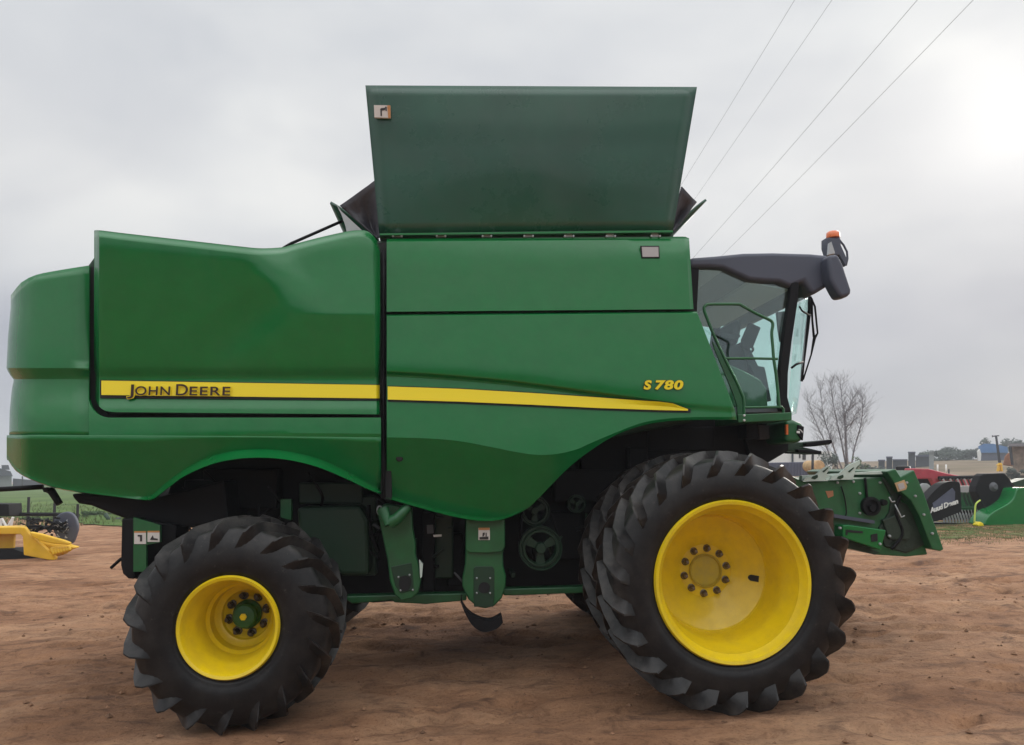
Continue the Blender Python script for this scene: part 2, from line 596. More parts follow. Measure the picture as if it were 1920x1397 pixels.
def gz(x, y):
    d = 1.0
    for c_, y0, y1 in ((CF.x, 5.1, 6.4), (CR.x, 5.2, 5.9)):
        dx = max(0, abs(x - c_) - 0.5)
        dy = max(0, y0 - y, y - y1)
        d = min(d, ss(0, 0.7, math.hypot(dx, dy)))
    v = noise.fractal(Vector((x * 0.55, y * 0.8, 0.3)), 0.9, 2.1, 3) * 0.028
    v += noise.fractal(Vector((x * 2.3, y * 3.2, 1.3)), 0.8, 2.1, 4) * 0.014
    rd = noise.fractal(Vector((x * 1.1 + 5, y * 3.0, 4.3)), 0.9, 2.1, 3)
    v -= 0.045 * ss(0.18, 0.5, rd)
    # old wheel ruts passing on the right-hand side
    for yy, ww in ((8.4 - 0.05 * x, 0.22), (9.9 - 0.1 * x, 0.25)):
        if x > 2.2:
            q = (y - yy + 0.2 * math.sin(x * 0.8)) / ww
            v += ss(2.2, 3.2, x) * (-0.055 * math.exp(-q * q) + 0.03 * math.exp(-(abs(q) - 1.5) ** 2 * 3)) * (0.8 + 0.4 * math.sin(x * 14))
    v += 0.012 * noise.noise(Vector((x * 7, y * 9, 2.0))) + 0.007 * noise.noise(Vector((x * 15, y * 17, 7.0)))
    for c_, y0, y1 in ((CF.x, 5.15, 6.3), (CR.x, 5.25, 5.9)):
        dx = max(0, abs(x - c_) - 0.28)
        dy = max(0, y0 - y, y - y1)
        q = math.hypot(dx, dy)
        v += 0.042 * math.exp(-((q - .08) / .09) ** 2) * (0.8 + 0.8 * noise.noise(Vector((x * 5, y * 5, 0))))
    far = 1 - ss(10, 20, max(abs(x), y))
    return (v * (0.15 + 0.85 * d) - 0.0) * (0.25 + 0.75 * far)


def spaced(lo, hi, a, b, fine, grow=1.22):
    v = list(np.arange(a, b + 1e-6, fine))
    s_, x = fine, b
    while x < hi:
        s_ *= grow
        x += s_
        v.append(min(x, hi))
    s_, x = fine, a
    pre = []
    while x > lo:
        s_ *= grow
        x -= s_
        pre.append(max(x, lo))
    return pre[::-1] + v


gx = spaced(-900, 900, -6.5, 8.0, 0.055)
gy = spaced(-60, 1400, 3.0, 13.0, 0.055)
gv = []
for y in gy:
    for x in gx:
        z = gz(x, y) if (abs(x) < 40 and 1 < y < 60) else 0.0
        gv.append((x, y, z))
nx = len(gx)
gf = [(j * nx + i, j * nx + i + 1, (j + 1) * nx + i + 1, (j + 1) * nx + i) for j in range(len(gy) - 1) for i in range(nx - 1)]
tag(mesh_obj('ground', gv, gf, M['dirt'], smooth=True), None, None, kind='structure')


def patch(name, outline, z, mat, seed=0):
    """ground sheet with a ragged edge, outline in world x,y"""
    rnd = random.Random(seed)
    pts = []
    k = len(outline)
    for i in range(k):
        a, b = Vector(outline[i]), Vector(outline[(i + 1) % k])
        L = (b - a).length
        n = max(2, min(60, int(L / 0.4)))
        for j in range(n):
            p = a + (b - a) * j / n
            q = noise.noise(Vector((p.x * 0.9, p.y * 0.9, seed))) * 0.5 + rnd.uniform(-.12, .12)
            pts.append((p.x + q * 0.6, p.y + q, z))
    return tag(mesh_obj(name, pts, [tuple(range(len(pts)))], mat), None, None, kind='structure')


gl0, gl1 = G(235, 988), G(-60, 978)
patch('field', [(gl1.x - 60, gl1.y + 3), (gl1.x, gl1.y + 3), (gl0.x, gl0.y), (gl0.x + 25, gl0.y + 6), (40, 150), (-20, 330), (-400, 330), (-400, 60)], 0.03, M['field'], 3)
a, b = G(1745, 1013), G(1985, 1003)
patch('lawn', [(a.x - 1.5, a.y), (a.x, a.y - .2), (b.x, b.y), (b.x + 10, b.y), (b.x + 12, b.y + 4.5), (a.x, a.y + 4.5), (a.x - 6, a.y + 3)], 0.012, M['grass_sheet'], 5)
# low rise behind the yard on the right
hv, hf = [], []
NXH, NYH = 40, 16
for j in range(NYH + 1):
    for i in range(NXH + 1):
        x = 6 + i * 6.5
        y = 55 + j * 9.0
        h = 1.55 * ss(0, 0.5, j / NYH) * ss(0.0, 0.25, i / NXH) + 0.12 * noise.noise(Vector((x * .05, y * .05, 0)))
        h *= ss(0, 0.3, j / NYH) * ss(0, .3, i / NXH)
        hv.append((x, y, 0.035 + max(0, h)))
hf = [(j * (NXH + 1) + i, j * (NXH + 1) + i + 1, (j + 1) * (NXH + 1) + i + 1, (j + 1) * (NXH + 1) + i) for j in range(NYH) for i in range(NXH)]
tag(mesh_obj('hill', hv, hf, M['hill'], smooth=True), None, None, kind='structure')

# grass blades (uncountable)
gb = MB()
rg = random.Random(4)


def blades(n, fx, fy, h0, h1):
    for _ in range(n):
        x, y = fx(), fy()
        h = rg.uniform(h0, h1)
        a = rg.uniform(0, math.pi)
        wv = h * 0.16
        lx, ly = rg.uniform(-.4, .4) * h, rg.uniform(-.4, .4) * h
        gb.add([(x - wv * math.cos(a), y - wv * math.sin(a), 0), (x + wv * math.cos(a), y + wv * math.sin(a), 0), (x + lx, y + ly, h)], [(0, 1, 2)])


blades(9000, lambda: rg.uniform(a.x - 1, b.x + 2), lambda: a.y + rg.triangular(-1.2, 4, .6), .012, .045)
blades(7000, lambda: rg.uniform(-32, -9), lambda: rg.triangular(27.5, 60, 29), .06, .2)
M['blade'] = material('grass_blade', (0.10, 0.13, 0.035), 0.9, var=0.5, vscale=2)
tag(gb.build('grass', M['blade']), None, None, kind='stuff')
# pebbles, clods
pb = MB()
for _ in range(1500):
    x = rg.uniform(-6, 7.5)
    y = rg.triangular(3.4, 14, 5.0)
    s_ = rg.choice((0.004, 0.005, 0.006, 0.008, 0.010, 0.017)) * rg.uniform(.7, 1.5)
    z = gz(x, y)
    c_ = Vector((x, y, z + s_ * .3))
    vs = [c_ + Vector(q) * s_ * rg.uniform(.7, 1.3) for q in ((1.3, 0, 0), (-1.2, .2, 0), (0, 1, 0), (.1, -1, 0), (0, 0, .8), (0, 0, -.6))]
    pb.add(vs, [(0, 2, 4), (2, 1, 4), (1, 3, 4), (3, 0, 4), (2, 0, 5), (1, 2, 5), (3, 1, 5), (0, 3, 5)])
M['clod'] = material('dirt_clod', (0.22, 0.118, 0.066), 0.95, var=0.6, vscale=3.5)
tag(pb.build('gravel', M['clod']), None, None, kind='stuff')

# ================================================================== COMBINE
YC = 7.55          # centre plane of the machine
H = thing('combine_harvester', 'huge green combine harvester with yellow wheels and open grain tank filling the picture', 'combine harvester', (0.3, YC, 0))


def cp(mb, name, mat, parent=None, **kw):
    return mb.build(name, mat, parent or H, **kw)


# --- depth of the side panels by height (pixels): they lean back above the waist crease and tuck under below it
YB = 5.80


def lean(x, y, crease=816):
    if y < crease:
        return YB + 0.13 * ((crease - y) / 370.0)
    return YB + 0.0019 * (y - crease)


# core of the machine behind the panels
core = [(42, 565), (150, 516), (200, 448), (440, 478), (530, 478), (660, 450), (1280, 456), (1296, 590), (1360, 765), (1290, 793), (1190, 812),
        (1120, 826), (700, 822), (35, 812)]
mb = MB()
mb.slab(core, YB + 0.22, 3.1)
cp(mb, 'body_shell', M['green_dark'], bevel=0.02)

# rear bodywork: wraps round the rear corner
edge = cur([(498, 165), (505, 120), (514, 75), (522, 52), (532, 35), (545, 24), (575, 20), (630, 15), (690, 12), (700, 16), (712, 26), (730, 22), (770, 18), (812, 17)], False)
# cur maps x->y; reuse it as y->x
def ledge(y):
    return edge(y)


def rear_panel(name, ys, xr, depth, n=26, th=0.03, x0f=ledge, corner=60, mat=None):
    """rows by height; columns from the rounded rear corner to the right-hand edge xr(y)"""
    vs, fs = [], []
    ts = [-3, -2, -1] + [0.0, .02, .05, .1, .18, .3, .45, .62, .8, 1.0] + [1 + (k + 1) / (n) for k in range(n)]
    m_ = len(ts)
    for y in ys:
        xl, x2 = x0f(y), xr(y)
        c_ = min(corner, (x2 - xl) * 0.8)
        for t in ts:
            if t < 0:
                p = P(xl, y, YB + 0.34 + (depth(xl + c_, y) - YB))
                d = {-1: .35, -2: 1.1, -3: 1.9}[int(t)]
                p = p + Vector((-0.10 * min(1, d * 1.4) * 1.0, d, 0)) if False else p + Vector((0.012 * d, d, 0))
            elif t <= 1:
                ang = t * math.pi / 2
                x = xl + c_ * (1 - math.cos(ang))
                dd = 0.34 * (1 - math.sin(ang))
                p = P(x, y, depth(xl + c_, y) + dd)
            else:
                x = xl + c_ + (x2 - xl - c_) * (t - 1)
                p = P(x, y, depth(x, y))
            vs.append(p)
    k = len(ys)
    fs = [(j * m_ + i, (j + 1) * m_ + i, (j + 1) * m_ + i + 1, j * m_ + i + 1) for j in range(k - 1) for i in range(m_ - 1)]
    o = mesh_obj(name, vs, fs, mat or M['green'], H, smooth=True, angle=16)
    outward(o)
    s_ = o.modifiers.new('solid', 'SOLIDIFY')
    s_.thickness = th
    s_.offset = -1
    return o


def d_rear(x, y):
    v = lean(x, y) + 0.004
    v += 0.055 * ss(686, 712, y) * (1 - ss(715, 790, y))
    return v


top_rear = cur([(12, 560), (24, 546), (35, 532), (52, 521), (75, 513), (120, 505), (165, 498), (190, 496)])
ys_u = list(np.linspace(0, 1, 10))
# upper section, left of the door seam (rows follow the sloping top)
def rows_upper():
    vs, fs = [], []


def rear_upper():
    vs = []
    rows = [('t', q) for q in np.linspace(0, 1, 12)] + [('y', q) for q in (690, 696, 704, 711, 716, 726, 738, 750, 762, 774, 786, 798, 808, 816.3)]
    cols = [-3, -2, -1, 0.0, .03, .08, .15, .25, .38, .52, .7, .85, 1.0, 1.3, 1.6, 2.0]
    for kind, q in rows:
        for t in cols:
            tt = max(t, 0)
            fr_ = min(tt, 1)
            yy = q if kind == 'y' else None
            # corner columns
            base_y = 620 if yy is None else yy
            xl = ledge(max(base_y, 560)) if kind == 'y' else None
            # position across
            u = (1 - math.cos(fr_ * math.pi / 2)) * 0.42 + (0.58 * (tt - 1) if tt > 1 else 0)

            def at(y):
                xl_ = ledge(max(y, 575))
                xr_ = 166 + 0.0 * y
                return xl_ + (xr_ - xl_) * u
            if kind == 'y':
                x, y = at(q), q
            else:
                x = at(600)
                ty = top_rear(x)
                y = ty + (690 - ty) * q
                x = at(y) if y > 575 else at(575)
            dd = 0.36 * (1 - math.sin(fr_ * math.pi / 2))
            p = P(x, y, d_rear(x, y) + dd)
            if t < 0:
                d = {-1: .35, -2: 1.1, -3: 1.9}[int(t)]
                p = p + Vector((0.012 * d, d, -0.02 * d if kind == 't' and q < .2 else 0))
            vs.append(p)
    m_ = len(cols)
    k = len(rows)
    fs = [(j * m_ + i, (j + 1) * m_ + i, (j + 1) * m_ + i + 1, j * m_ + i + 1) for j in range(k - 1) for i in range(m_ - 1)]
    o = mesh_obj('rear_panel', vs, fs, M['green'], H, smooth=True, angle=22)
    outward(o)
    s_ = o.modifiers.new('solid', 'SOLIDIFY')
    s_.thickness = 0.03
    s_.offset = -1
    return o


rear_upper()
# band right of the rear corner, below the engine door
seam_bot = lambda x: 783 if x > 205 else 783 - 40 * (1 - math.sqrt(max(0, 1 - ((205 - x) / 39.0) ** 2)))
sheet('lower_side_band', [166.5, 168, 171, 175, 180, 186, 194, 204] + list(np.linspace(215, 714, 26)),
      [seam_bot, lambda x: 816 + 0.0085 * (x - 166)], lambda x, y: d_rear(x, y) - 0.0, M['green'], H, sub=5, bevel=0)
# skirt with the rear wheel arch
sk_l = cur([(816, 12), (824, 13), (850, 19), (872, 30), (886, 48), (898, 68), (906, 82), (914, 104), (920, 130), (925, 170), (930, 220), (937, 275)], False)
arch_top = cur([(12, 852), (30, 876), (60, 893), (100, 908), (140, 917), (200, 925), (278, 931), (300, 914), (340, 884), (390, 858), (440, 845), (490, 842), (545, 847), (600, 861), (650, 884), (690, 906), (715, 917)])
arch_bot = cur([(12, 856), (30, 882), (60, 899), (100, 913), (140, 921), (200, 929), (278, 937), (305, 922), (345, 893), (395, 871), (440, 861), (490, 858), (545, 863), (600, 877), (650, 898), (690, 917), (715, 926)])


def LP(x):
    return 0.03 * (1 - ss(20, 150, x))


def skirt():
    xs = [12.5, 14, 17, 22, 30, 42, 56, 75, 95, 120, 150, 185, 220, 250, 268, 278] + list(np.linspace(288, 714, 44))
    vs = []
    rows = 9
    for x in xs:
        y0 = 816.3 + 0.0085 * max(0, x - 166)
        y1 = arch_top(x)
        y2 = arch_bot(x)
        if x < 60:
            ff = (x - 12.5) / 47.5
        else:
            ff = 1
        dd = 0.34 * (1 - math.sin(min(1, ff) * math.pi / 2))
        fl = ss(255, 300, x)
        for j in range(rows + 1):
            y = y0 + (y1 - y0) * j / rows
            vs.append(P(x, y, lean(x, y, 818) - LP(x) + dd))
        for q in (0.33, 0.66, 1.0):
            y = y1 + (y2 - y1) * q
            vs.append(P(x, y, lean(x, y1, 818) - LP(x) + dd - 0.12 * q * fl))
        # return edge going inwards
        vs.append(P(x, y2 + 1.5, lean(x, y1, 818) + 0.15 + dd))
    m_ = rows + 5
    fs = [(i * m_ + j, i * m_ + j + 1, (i + 1) * m_ + j + 1, (i + 1) * m_ + j) for i in range(len(xs) - 1) for j in range(m_ - 1)]
    # rear end wall of the skirt, going away from the viewer
    k0 = len(vs)
    for j in range(m_):
        for d in (0.5, 1.4, 2.3):
            vs.append(vs[j] + Vector((0.012 * d, d, 0)))
    for j in range(m_ - 1):
        fs.append((j + 1, j, k0 + 3 * j, k0 + 3 * j + 3))
        for e in range(2):
            fs.append((k0 + 3 * j + 3 + e, k0 + 3 * j + e, k0 + 3 * j + e + 1, k0 + 3 * j + 4 + e))
    # top lip
    o = mesh_obj('rear_skirt', vs, fs, M['green'], H, smooth=True, angle=38)
    outward(o)
    s_ = o.modifiers.new('solid', 'SOLIDIFY')
    s_.thickness = 0.02
    s_.offset = -1
    return o


skirt()

# engine door
d_top = cur([(176, 436), (182, 431.5), (230, 437), (300, 445), (380, 454), (450, 462), (490, 465.5), (530, 463.5), (550, 458), (600, 445), (650, 434), (672, 431.5), (690, 434), (704, 447), (713, 462)])
d_bot = cur([(176, 735), (180, 752), (187, 764), (197, 770.5), (215, 773), (713, 777)], False)


def d_door(x, y):
    v = lean(x, y)
    # recess below the crease at 690 where the stripe sits
    v += 0.045 * ss(686, 712, y) - 0.03 * ss(745, 772, y)
    # sculpted front half: pulled back towards the top right, with a diagonal fold
    v -= 0.13 * ss(0, 1, (690 - y) / 700.0 + 0.0) if False else 0.00105 * max(0, 690 - y)
    f = ss(0, 70, (x - 470) * 0.72 + (y - 470) * -0.75 + 10)
    f = ss(-30, 60, (x - 480) * 0.8 - (y - 470) * 0.62)
    v += (0.00125 * max(0, 588 - y)) * f * ss(430, 520, x)
    g = (x - 430) * 0.55 + (y - 610) * 0.83
    v += 0.016 * ss(-50, 10, g) * ss(80, 10, g) * ss(340, 430, x) * ss(590, 500, x)
    g2 = (x - (386 + (y - 460) * 0.25))
    v += 0.006 * ss(-8, 0, g2) * ss(8, 0, g2) * ss(555, 530, y)
    # rounded front edge turning in towards the seam
    v += 0.10 * ss(690 + (y - 450) * 0.04, 716, x) ** 2
    v += 0.10 * ss(190, 176, x) ** 2
    v += 0.06 * ss(14, 0, y - d_top(x))
    return v


sheet('engine_door', [176.5, 177.5, 179, 182, 186, 191, 198] + list(np.linspace(206, 690, 70)) + [695, 699, 703, 706, 709, 711, 712.5],
      [d_top, lambda x: d_top(x) + 5, lambda x: d_top(x) + 14, lambda x: 575, lambda x: 592, lambda x: min(686, d_bot(x) - 20), lambda x: min(712, d_bot(x) - 10), lambda x: min(745, d_bot(x) - 4), d_bot],
      d_door, M['green'], H, sub=6, angle=25, bevel=0)

# seams (black rubber behind the gaps)
mb = MB()
mb.slab([(160, 500), (186, 500), (188, 760), (200, 776), (720, 780), (720, 786), (195, 788), (170, 775), (160, 745)], YB + 0.155, 0.06)
mb.slab([(706, 455), (732, 455), (734, 938), (714, 934)], YB + 0.16, 0.06)
mb.slab([(722, 575), (1300, 570), (1304, 590), (722, 595)], YB + 0.16, 0.05)
cp(mb, 'panel_seal', M['seam'])
mb = MB()
mb.tube([P(719, y, YB + .12) for y in (470, 560, 640, 760, 860, 934)], 0.014, 8)
cp(mb, 'hinge_rod', M['black'], smooth=True)

# upper side panel
sheet('upper_side_panel', [725, 726, 728] + list(np.linspace(735, 1280, 24)) + [1286, 1290, 1292],
      [lambda x: 447.5 - 0.007 * (x - 725) + 3 * ss(1284, 1292, x), lambda x: 453 - .007 * (x - 725) + 3 * ss(1284, 1292, x), lambda x: 584.5 - 0.0085 * (x - 725)],
      lambda x, y: lean(x, y) + 0.05 * ss(456, 447, y) + 0.03 * ss(1284, 1292, x), M['green'], H, sub=5, angle=25, bevel=0,
      xfun=lambda x, y: x + max(0, (y - 447)) * 0.063 * ss(725, 1290, x))
# front side panel
fs_r = cur([(1306, 583), (1316, 600), (1380, 762), (1382, 786)], False)
fp_bot = cur([(725, 934), (780, 950), (840, 966), (880, 974), (912, 977), (945, 973), (975, 960), (1005, 939), (1035, 908), (1065, 878), (1100, 850), (1150, 818), (1200, 799), (1250, 790), (1310, 787), (1382, 787)])
fp_crease = cur([(725, 820), (800, 822), (860, 827), (920, 838), (970, 848), (1010, 853), (1045, 851), (1080, 843), (1105, 832), (1150, 813), (1200, 794), (1250, 785), (1310, 782), (1382, 782)])
g_top = cur([(725, 696), (800, 700), (880, 706), (980, 716), (1100, 732), (1200, 746), (1300, 759), (1382, 765)])


def rx(x, y):
    """columns fan out so that the right edge follows the slanted corner post"""
    lo = 1306 + (y - 583) * 0.39 if y < 765 else 1378 + (y - 765) * 0.18
    t = (x - 725) / (1382 - 725)
    return 725 + (lo - 725) * t if t > 0 else x


def yrow(fn, x):
    y = fn(x)
    for _ in range(4):
        y = fn(rx(x, y))
    return y


def d_front(x, y):
    gt = g_top(x)
    cr = fp_crease(x)
    amp = 1 - ss(1150, 1340, x)
    v = YB + 0.13 * ((816 - min(y, cr)) / 370.0)
    v += (0.012 + 0.03 * amp) * ss(gt - 2, gt + 9, y)
    if y > cr:
        v += 0.0019 * (y - cr)
    v += 0.05 * ss(1368, 1382, x) ** 2
    return v


def fp():
    xs = [725, 726, 728, 733] + list(np.linspace(742, 1366, 80)) + [1370, 1374, 1377, 1380, 1382]
    vs = []
    m_ = None
    for x in xs:
        ys = []
        tp = 589.5 - 0.0085 * (x - 725)
        a_ = yrow(g_top, x)
        b_ = yrow(fp_crease, x)
        c_ = yrow(fp_bot, x)
        b_ = min(b_, c_ - 3)
        ys += [tp, tp + 3] + [tp + 3 + (a_ - 3 - tp - 3) * q for q in (.2, .4, .6, .8, 1)]
        ys += [a_, a_ + 3, a_ + 6, a_ + 10]
        ys += [a_ + 10 + (b_ - a_ - 10) * q for q in (.25, .5, .75, 1.0)]
        fl = 7 * ss(1000, 880, rx(x, c_))
        e_ = c_ - fl
        ys += [b_ + (e_ - b_) * q for q in (.25, .5, .75, 1.0)]
        col = [P(rx(x, y), y, d_front(rx(x, y), y) + (0.02 if i == 0 else 0)) for i, y in enumerate(ys)]
        last = d_front(rx(x, e_), e_)
        col.append(P(rx(x, c_), c_ + 0.01, last - 0.10 * fl / 7))
        col.append(P(rx(x, c_), c_ + 1.5, last + 0.14))
        m_ = len(col)
        vs += col
    fs = [(i * m_ + j, i * m_ + j + 1, (i + 1) * m_ + j + 1, (i + 1) * m_ + j) for i in range(len(xs) - 1) for j in range(m_ - 1)]
    o = mesh_obj('front_side_panel', vs, fs, M['green'], H, smooth=True, angle=22)
    outward(o)
    s_ = o.modifiers.new('solid', 'SOLIDIFY')
    s_.thickness = 0.02
    s_.offset = -1
    return o


front_panel = fp()
mb = MB()
cpt = P(749, 859, d_front(749, 859) - 0.004)
mb.lathe([(0.0001, 0), (0.022, 0.0), (0.027, 0.004), (0.027, 0.012)], cpt, 20)
cp(mb, 'drain_hole', M['seam'], front_panel)


def strip(name, top, bot, xs, depthf, mat, parent, off=0.005, th=0.004):
    vs = []
    for x in xs:
        for q in (0, 0.5, 1):
            y = top(x) + (bot(x) - top(x)) * q
            vs.append(P(x, y, depthf(x, y) - off))
    n = len(xs)
    fs = [(i * 3 + j, i * 3 + j + 1, i * 3 + j + 4, i * 3 + j + 3) for i in range(n - 1) for j in range(2)]
    o = mesh_obj(name, vs, fs, mat, parent)
    outward(o)
    s_ = o.modifiers.new('solid', 'SOLIDIFY')
    s_.thickness = th
    s_.offset = -1
    return o


door = bpy.data.objects['engine_door']
xs1 = list(np.linspace(190, 680, 28)) + list(np.linspace(684, 712, 22))
strip('black_stripe_edge', cur([(188, 712), (713, 721)], False), cur([(188, 746.5), (713, 751)], False), [187.5] + xs1, d_door, M['seam'], door, 0.008)
strip('yellow_stripe', cur([(188, 713.5), (713, 722)], False), cur([(188, 740.5), (713, 747)], False), xs1, d_door, M['yellow_decal'], door, 0.015)
st = cur([(725, 724.5), (860, 729), (1000, 737), (1120, 745), (1240, 754), (1262, 757), (1292, 768)], False)
sb = cur([(725, 749), (860, 753), (1000, 759), (1120, 765), (1240, 769), (1292, 770)], False)
xs2 = list(np.linspace(727, 1250, 40)) + [1262, 1276, 1290]
strip('black_stripe_edge', lambda x: st(x) - 1.5, lambda x: sb(x) + 3.5, xs2 + [1295], d_front, M['seam'], front_panel, 0.008)
strip('yellow_stripe', st, sb, xs2, d_front, M['yellow_decal'], front_panel, 0.015)


def word(parent, name, segs, mat, out, outmat, yoff, off_t, off_o, sh=0.0, spc=1.0):
    """segs: (text, px, py baseline, cap height px, end px)"""
    for txt, px, py, hpx, slope, Yp, px2 in segs:
        wd_ = (P(px2, py, Yp) - P(px, py, Yp)).length
        o = P(px, py, Yp - yoff)
        o2 = P(px + 100, py + slope * 100, Yp - yoff)
        k = (P(px, py - hpx, Yp) - P(px, py, Yp)).length / 0.69
        if outmat:
            text_obj(name + '_outline', txt, outmat, parent, k, o + Vector((0, 0.003, 0)), o2 - o, off_o, 0.001, sh, spc, wd_)
        text_obj(name, txt, mat, parent, k, o - Vector((0, 0.002, 0)), o2 - o, off_t, 0.001, sh, spc, wd_)


dy_ = d_door(330, 735)
word(door, 'lettering', [("J", 239, 740.5, 19.5, .006, dy_, 250), ("OHN", 253.5, 740.5, 16, .006, dy_, 318), ("D", 330, 741, 20.5, .006, dy_, 351.5), ("EERE", 355.5, 741, 16, .006, dy_, 431)],
     M['brown_ink'], None, M['yellow_decal'], 0.028, 0.001, 0.006, 0.0, 1.1)
dy_ = d_front(1240, 722)
word(front_panel, 'model_lettering', [("S", 1208, 729.5, 15.5, .0, dy_, 1221), ("780", 1229, 729.5, 15.5, .0, dy_, 1280)], M['yellow_decal'], None, M['brown_ink'], 0.014, 0.004, 0.007, 0.18, 1.12)

# reflector on the upper panel
up = bpy.data.objects['upper_side_panel']
mb = MB()
Yq = lean(1220, 472) - 0.012
mb.slab([(1201, 461), (1236, 461), (1237, 483.5), (1203, 483.5)], Yq, 0.02)
q = cp(mb, 'reflector_frame', M['seam'], up)
mb = MB()
mb.slab([(1203.5, 463), (1234.5, 463), (1235, 481.5), (1205, 481.5)], Yq - 0.004, 0.01)
cp(mb, 'reflector', M['reflector'], up)

# --- grain tank extension
def tc_at(px, py):
    t = (437 - py) / 277.0
    return 6.02 - 0.15 * t


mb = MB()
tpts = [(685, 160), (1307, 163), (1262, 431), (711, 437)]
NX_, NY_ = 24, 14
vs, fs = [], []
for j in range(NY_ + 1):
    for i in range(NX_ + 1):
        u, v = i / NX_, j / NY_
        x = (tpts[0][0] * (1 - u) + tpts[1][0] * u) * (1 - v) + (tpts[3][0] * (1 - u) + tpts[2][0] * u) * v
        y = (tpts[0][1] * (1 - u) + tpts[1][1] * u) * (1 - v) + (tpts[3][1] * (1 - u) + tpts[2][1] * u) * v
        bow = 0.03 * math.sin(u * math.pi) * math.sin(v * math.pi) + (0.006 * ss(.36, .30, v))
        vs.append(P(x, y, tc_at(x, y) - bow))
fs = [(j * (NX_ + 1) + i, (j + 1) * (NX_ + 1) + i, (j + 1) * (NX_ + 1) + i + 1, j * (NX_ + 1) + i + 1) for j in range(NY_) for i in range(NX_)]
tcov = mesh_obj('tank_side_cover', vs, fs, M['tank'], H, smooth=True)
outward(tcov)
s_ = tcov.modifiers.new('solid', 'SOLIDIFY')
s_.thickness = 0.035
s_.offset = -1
# decal on it
pts = [P(x, y, tc_at(x, y) - 0.045) for x, y in ((701, 197), (732, 197.5), (732.5, 221), (702, 220))]
mb = MB()
mb.prism(pts[::-1], [p + Vector((0, .02, 0)) for p in pts[::-1]])
q = cp(mb, 'warning_decal', M['decal'], tcov)
mb = MB()
for quad in (((713, 204), (716, 203), (716, 217), (713.5, 217)), ((714, 203), (722, 202), (722, 206), (716, 207)), ((722, 200), (725, 200), (725, 208), (723, 207)),
             ((726, 197.6), (732, 197.6), (732.5, 221), (728, 221))):
    pp = [P(x, y, tc_at(x, y) - 0.048) for x, y in quad]
    mb.cur = 0 if quad[0][0] < 726 else 1
    mb.prism(pp[::-1], [p + Vector((0, .004, 0)) for p in pp[::-1]])
cp(mb, 'pictogram', M['ink'], tcov, mats=[M['decal_orange']])
# hinge rail
mb = MB()
mb.slab([(712, 437.5), (1262, 431.5), (1262, 435.5), (712, 441)], 5.95, 0.10)
rail = cp(mb, 'hinge_rail', M['green'])
mb = MB()
mb.slab([(712, 440), (1262, 434), (1262, 446), (712, 448)], 6.02, 0.08)
cp(mb, 'tank_rim', M['green_dark'])
for k, px in enumerate((744, 826, 912, 990, 1066, 1144, 1228)):
    mb = MB()
    mb.slab([(px - 6, 438), (px + 6, 438), (px + 8, 444), (px - 8, 444)], 5.985, 0.03)
    for dx in (-7, 9):
        c_ = P(px + dx, 443, 5.97)
        mb.lathe([(0.0001, -.012), (0.008, -.012), (0.008, .02)], c_, 8)
    cp(mb, 'hinge', M['steel'], rail)
# rear cover, seen edge-on, and front cover
def cover(name, pa, pb, Ya, Yb, th, mat, curl=0.0):
    """sheet from hinge pixel pa to tip pixel pb (both at depth Ya), running back to depth Yb"""
    a_, b_ = P(*pa, Ya), P(*pb, Ya)
    d = (b_ - a_)
    nrm = Vector((-d.z, 0, d.x)).normalized()
    n = 8
    vs = []
    for i in range(n + 1):
        t = i / n
        c_ = a_ + d * t + nrm * curl * (t ** 3)
        ins = 0.55 * t
        vs += [c_ + Vector((0, -0.0, 0)), c_ + Vector((0, Yb - Ya, 0))]
    fs = [(2 * i, 2 * i + 1, 2 * i + 3, 2 * i + 2) for i in range(n)]
    o = mesh_obj(name, vs, fs, mat, H, smooth=True)
    s2 = o.modifiers.new('solid', 'SOLIDIFY')
    s2.thickness = th
    s2.offset = 0
    return o


cover('tank_rear_cover', (708, 447), (626, 373), 6.15, 8.9, 0.02, M['tank'], 0.04)
cover('tank_front_cover', (1262, 432), (1319, 370), 6.15, 8.9, 0.02, M['tank'], -0.03)
# light grey outside of the rear cover's corner gusset
mb = MB()
mb.slab([(630, 382), (640, 396), (680, 433), (650, 436), (648, 425), (640, 402)], 6.13, 0.015)
cp(mb, 'corner_gusset', M['steel'])
# black corner fabrics
def fabric(name, quad):
    n = 10
    vs = []
    for j in range(n + 1):
        for i in range(n + 1):
            u, v = i / n, j / n
            A, B, C_, D = quad
            p = (A * (1 - u) + B * u) * (1 - v) + (D * (1 - u) + C_ * u) * v
            s2 = math.sin(u * math.pi) * math.sin(v * math.pi)
            p = p + Vector((0, 0.10 * s2 + 0.03 * math.sin(u * 11 + v * 5) * s2, -0.02 * s2))
            vs.append(p)
    fs = [(j * (n + 1) + i, j * (n + 1) + i + 1, (j + 1) * (n + 1) + i + 1, (j + 1) * (n + 1) + i) for j in range(n) for i in range(n)]
    o = mesh_obj(name, vs, fs, M['fabric'], H, smooth=True)
    s2 = o.modifiers.new('solid', 'SOLIDIFY')
    s2.thickness = 0.012
    s2.offset = 0
    return o


fabric('corner_fabric', [P(637, 386, 6.16), P(712, 332, tc_at(0, 332) + 0.06), P(716, 446, 6.05), P(706, 446, 6.12)])
fabric('corner_fabric', [P(1278, 350, tc_at(0, 350) + 0.06), P(1306, 379, 6.16), P(1266, 432, 6.12), P(1258, 432, 6.05)])
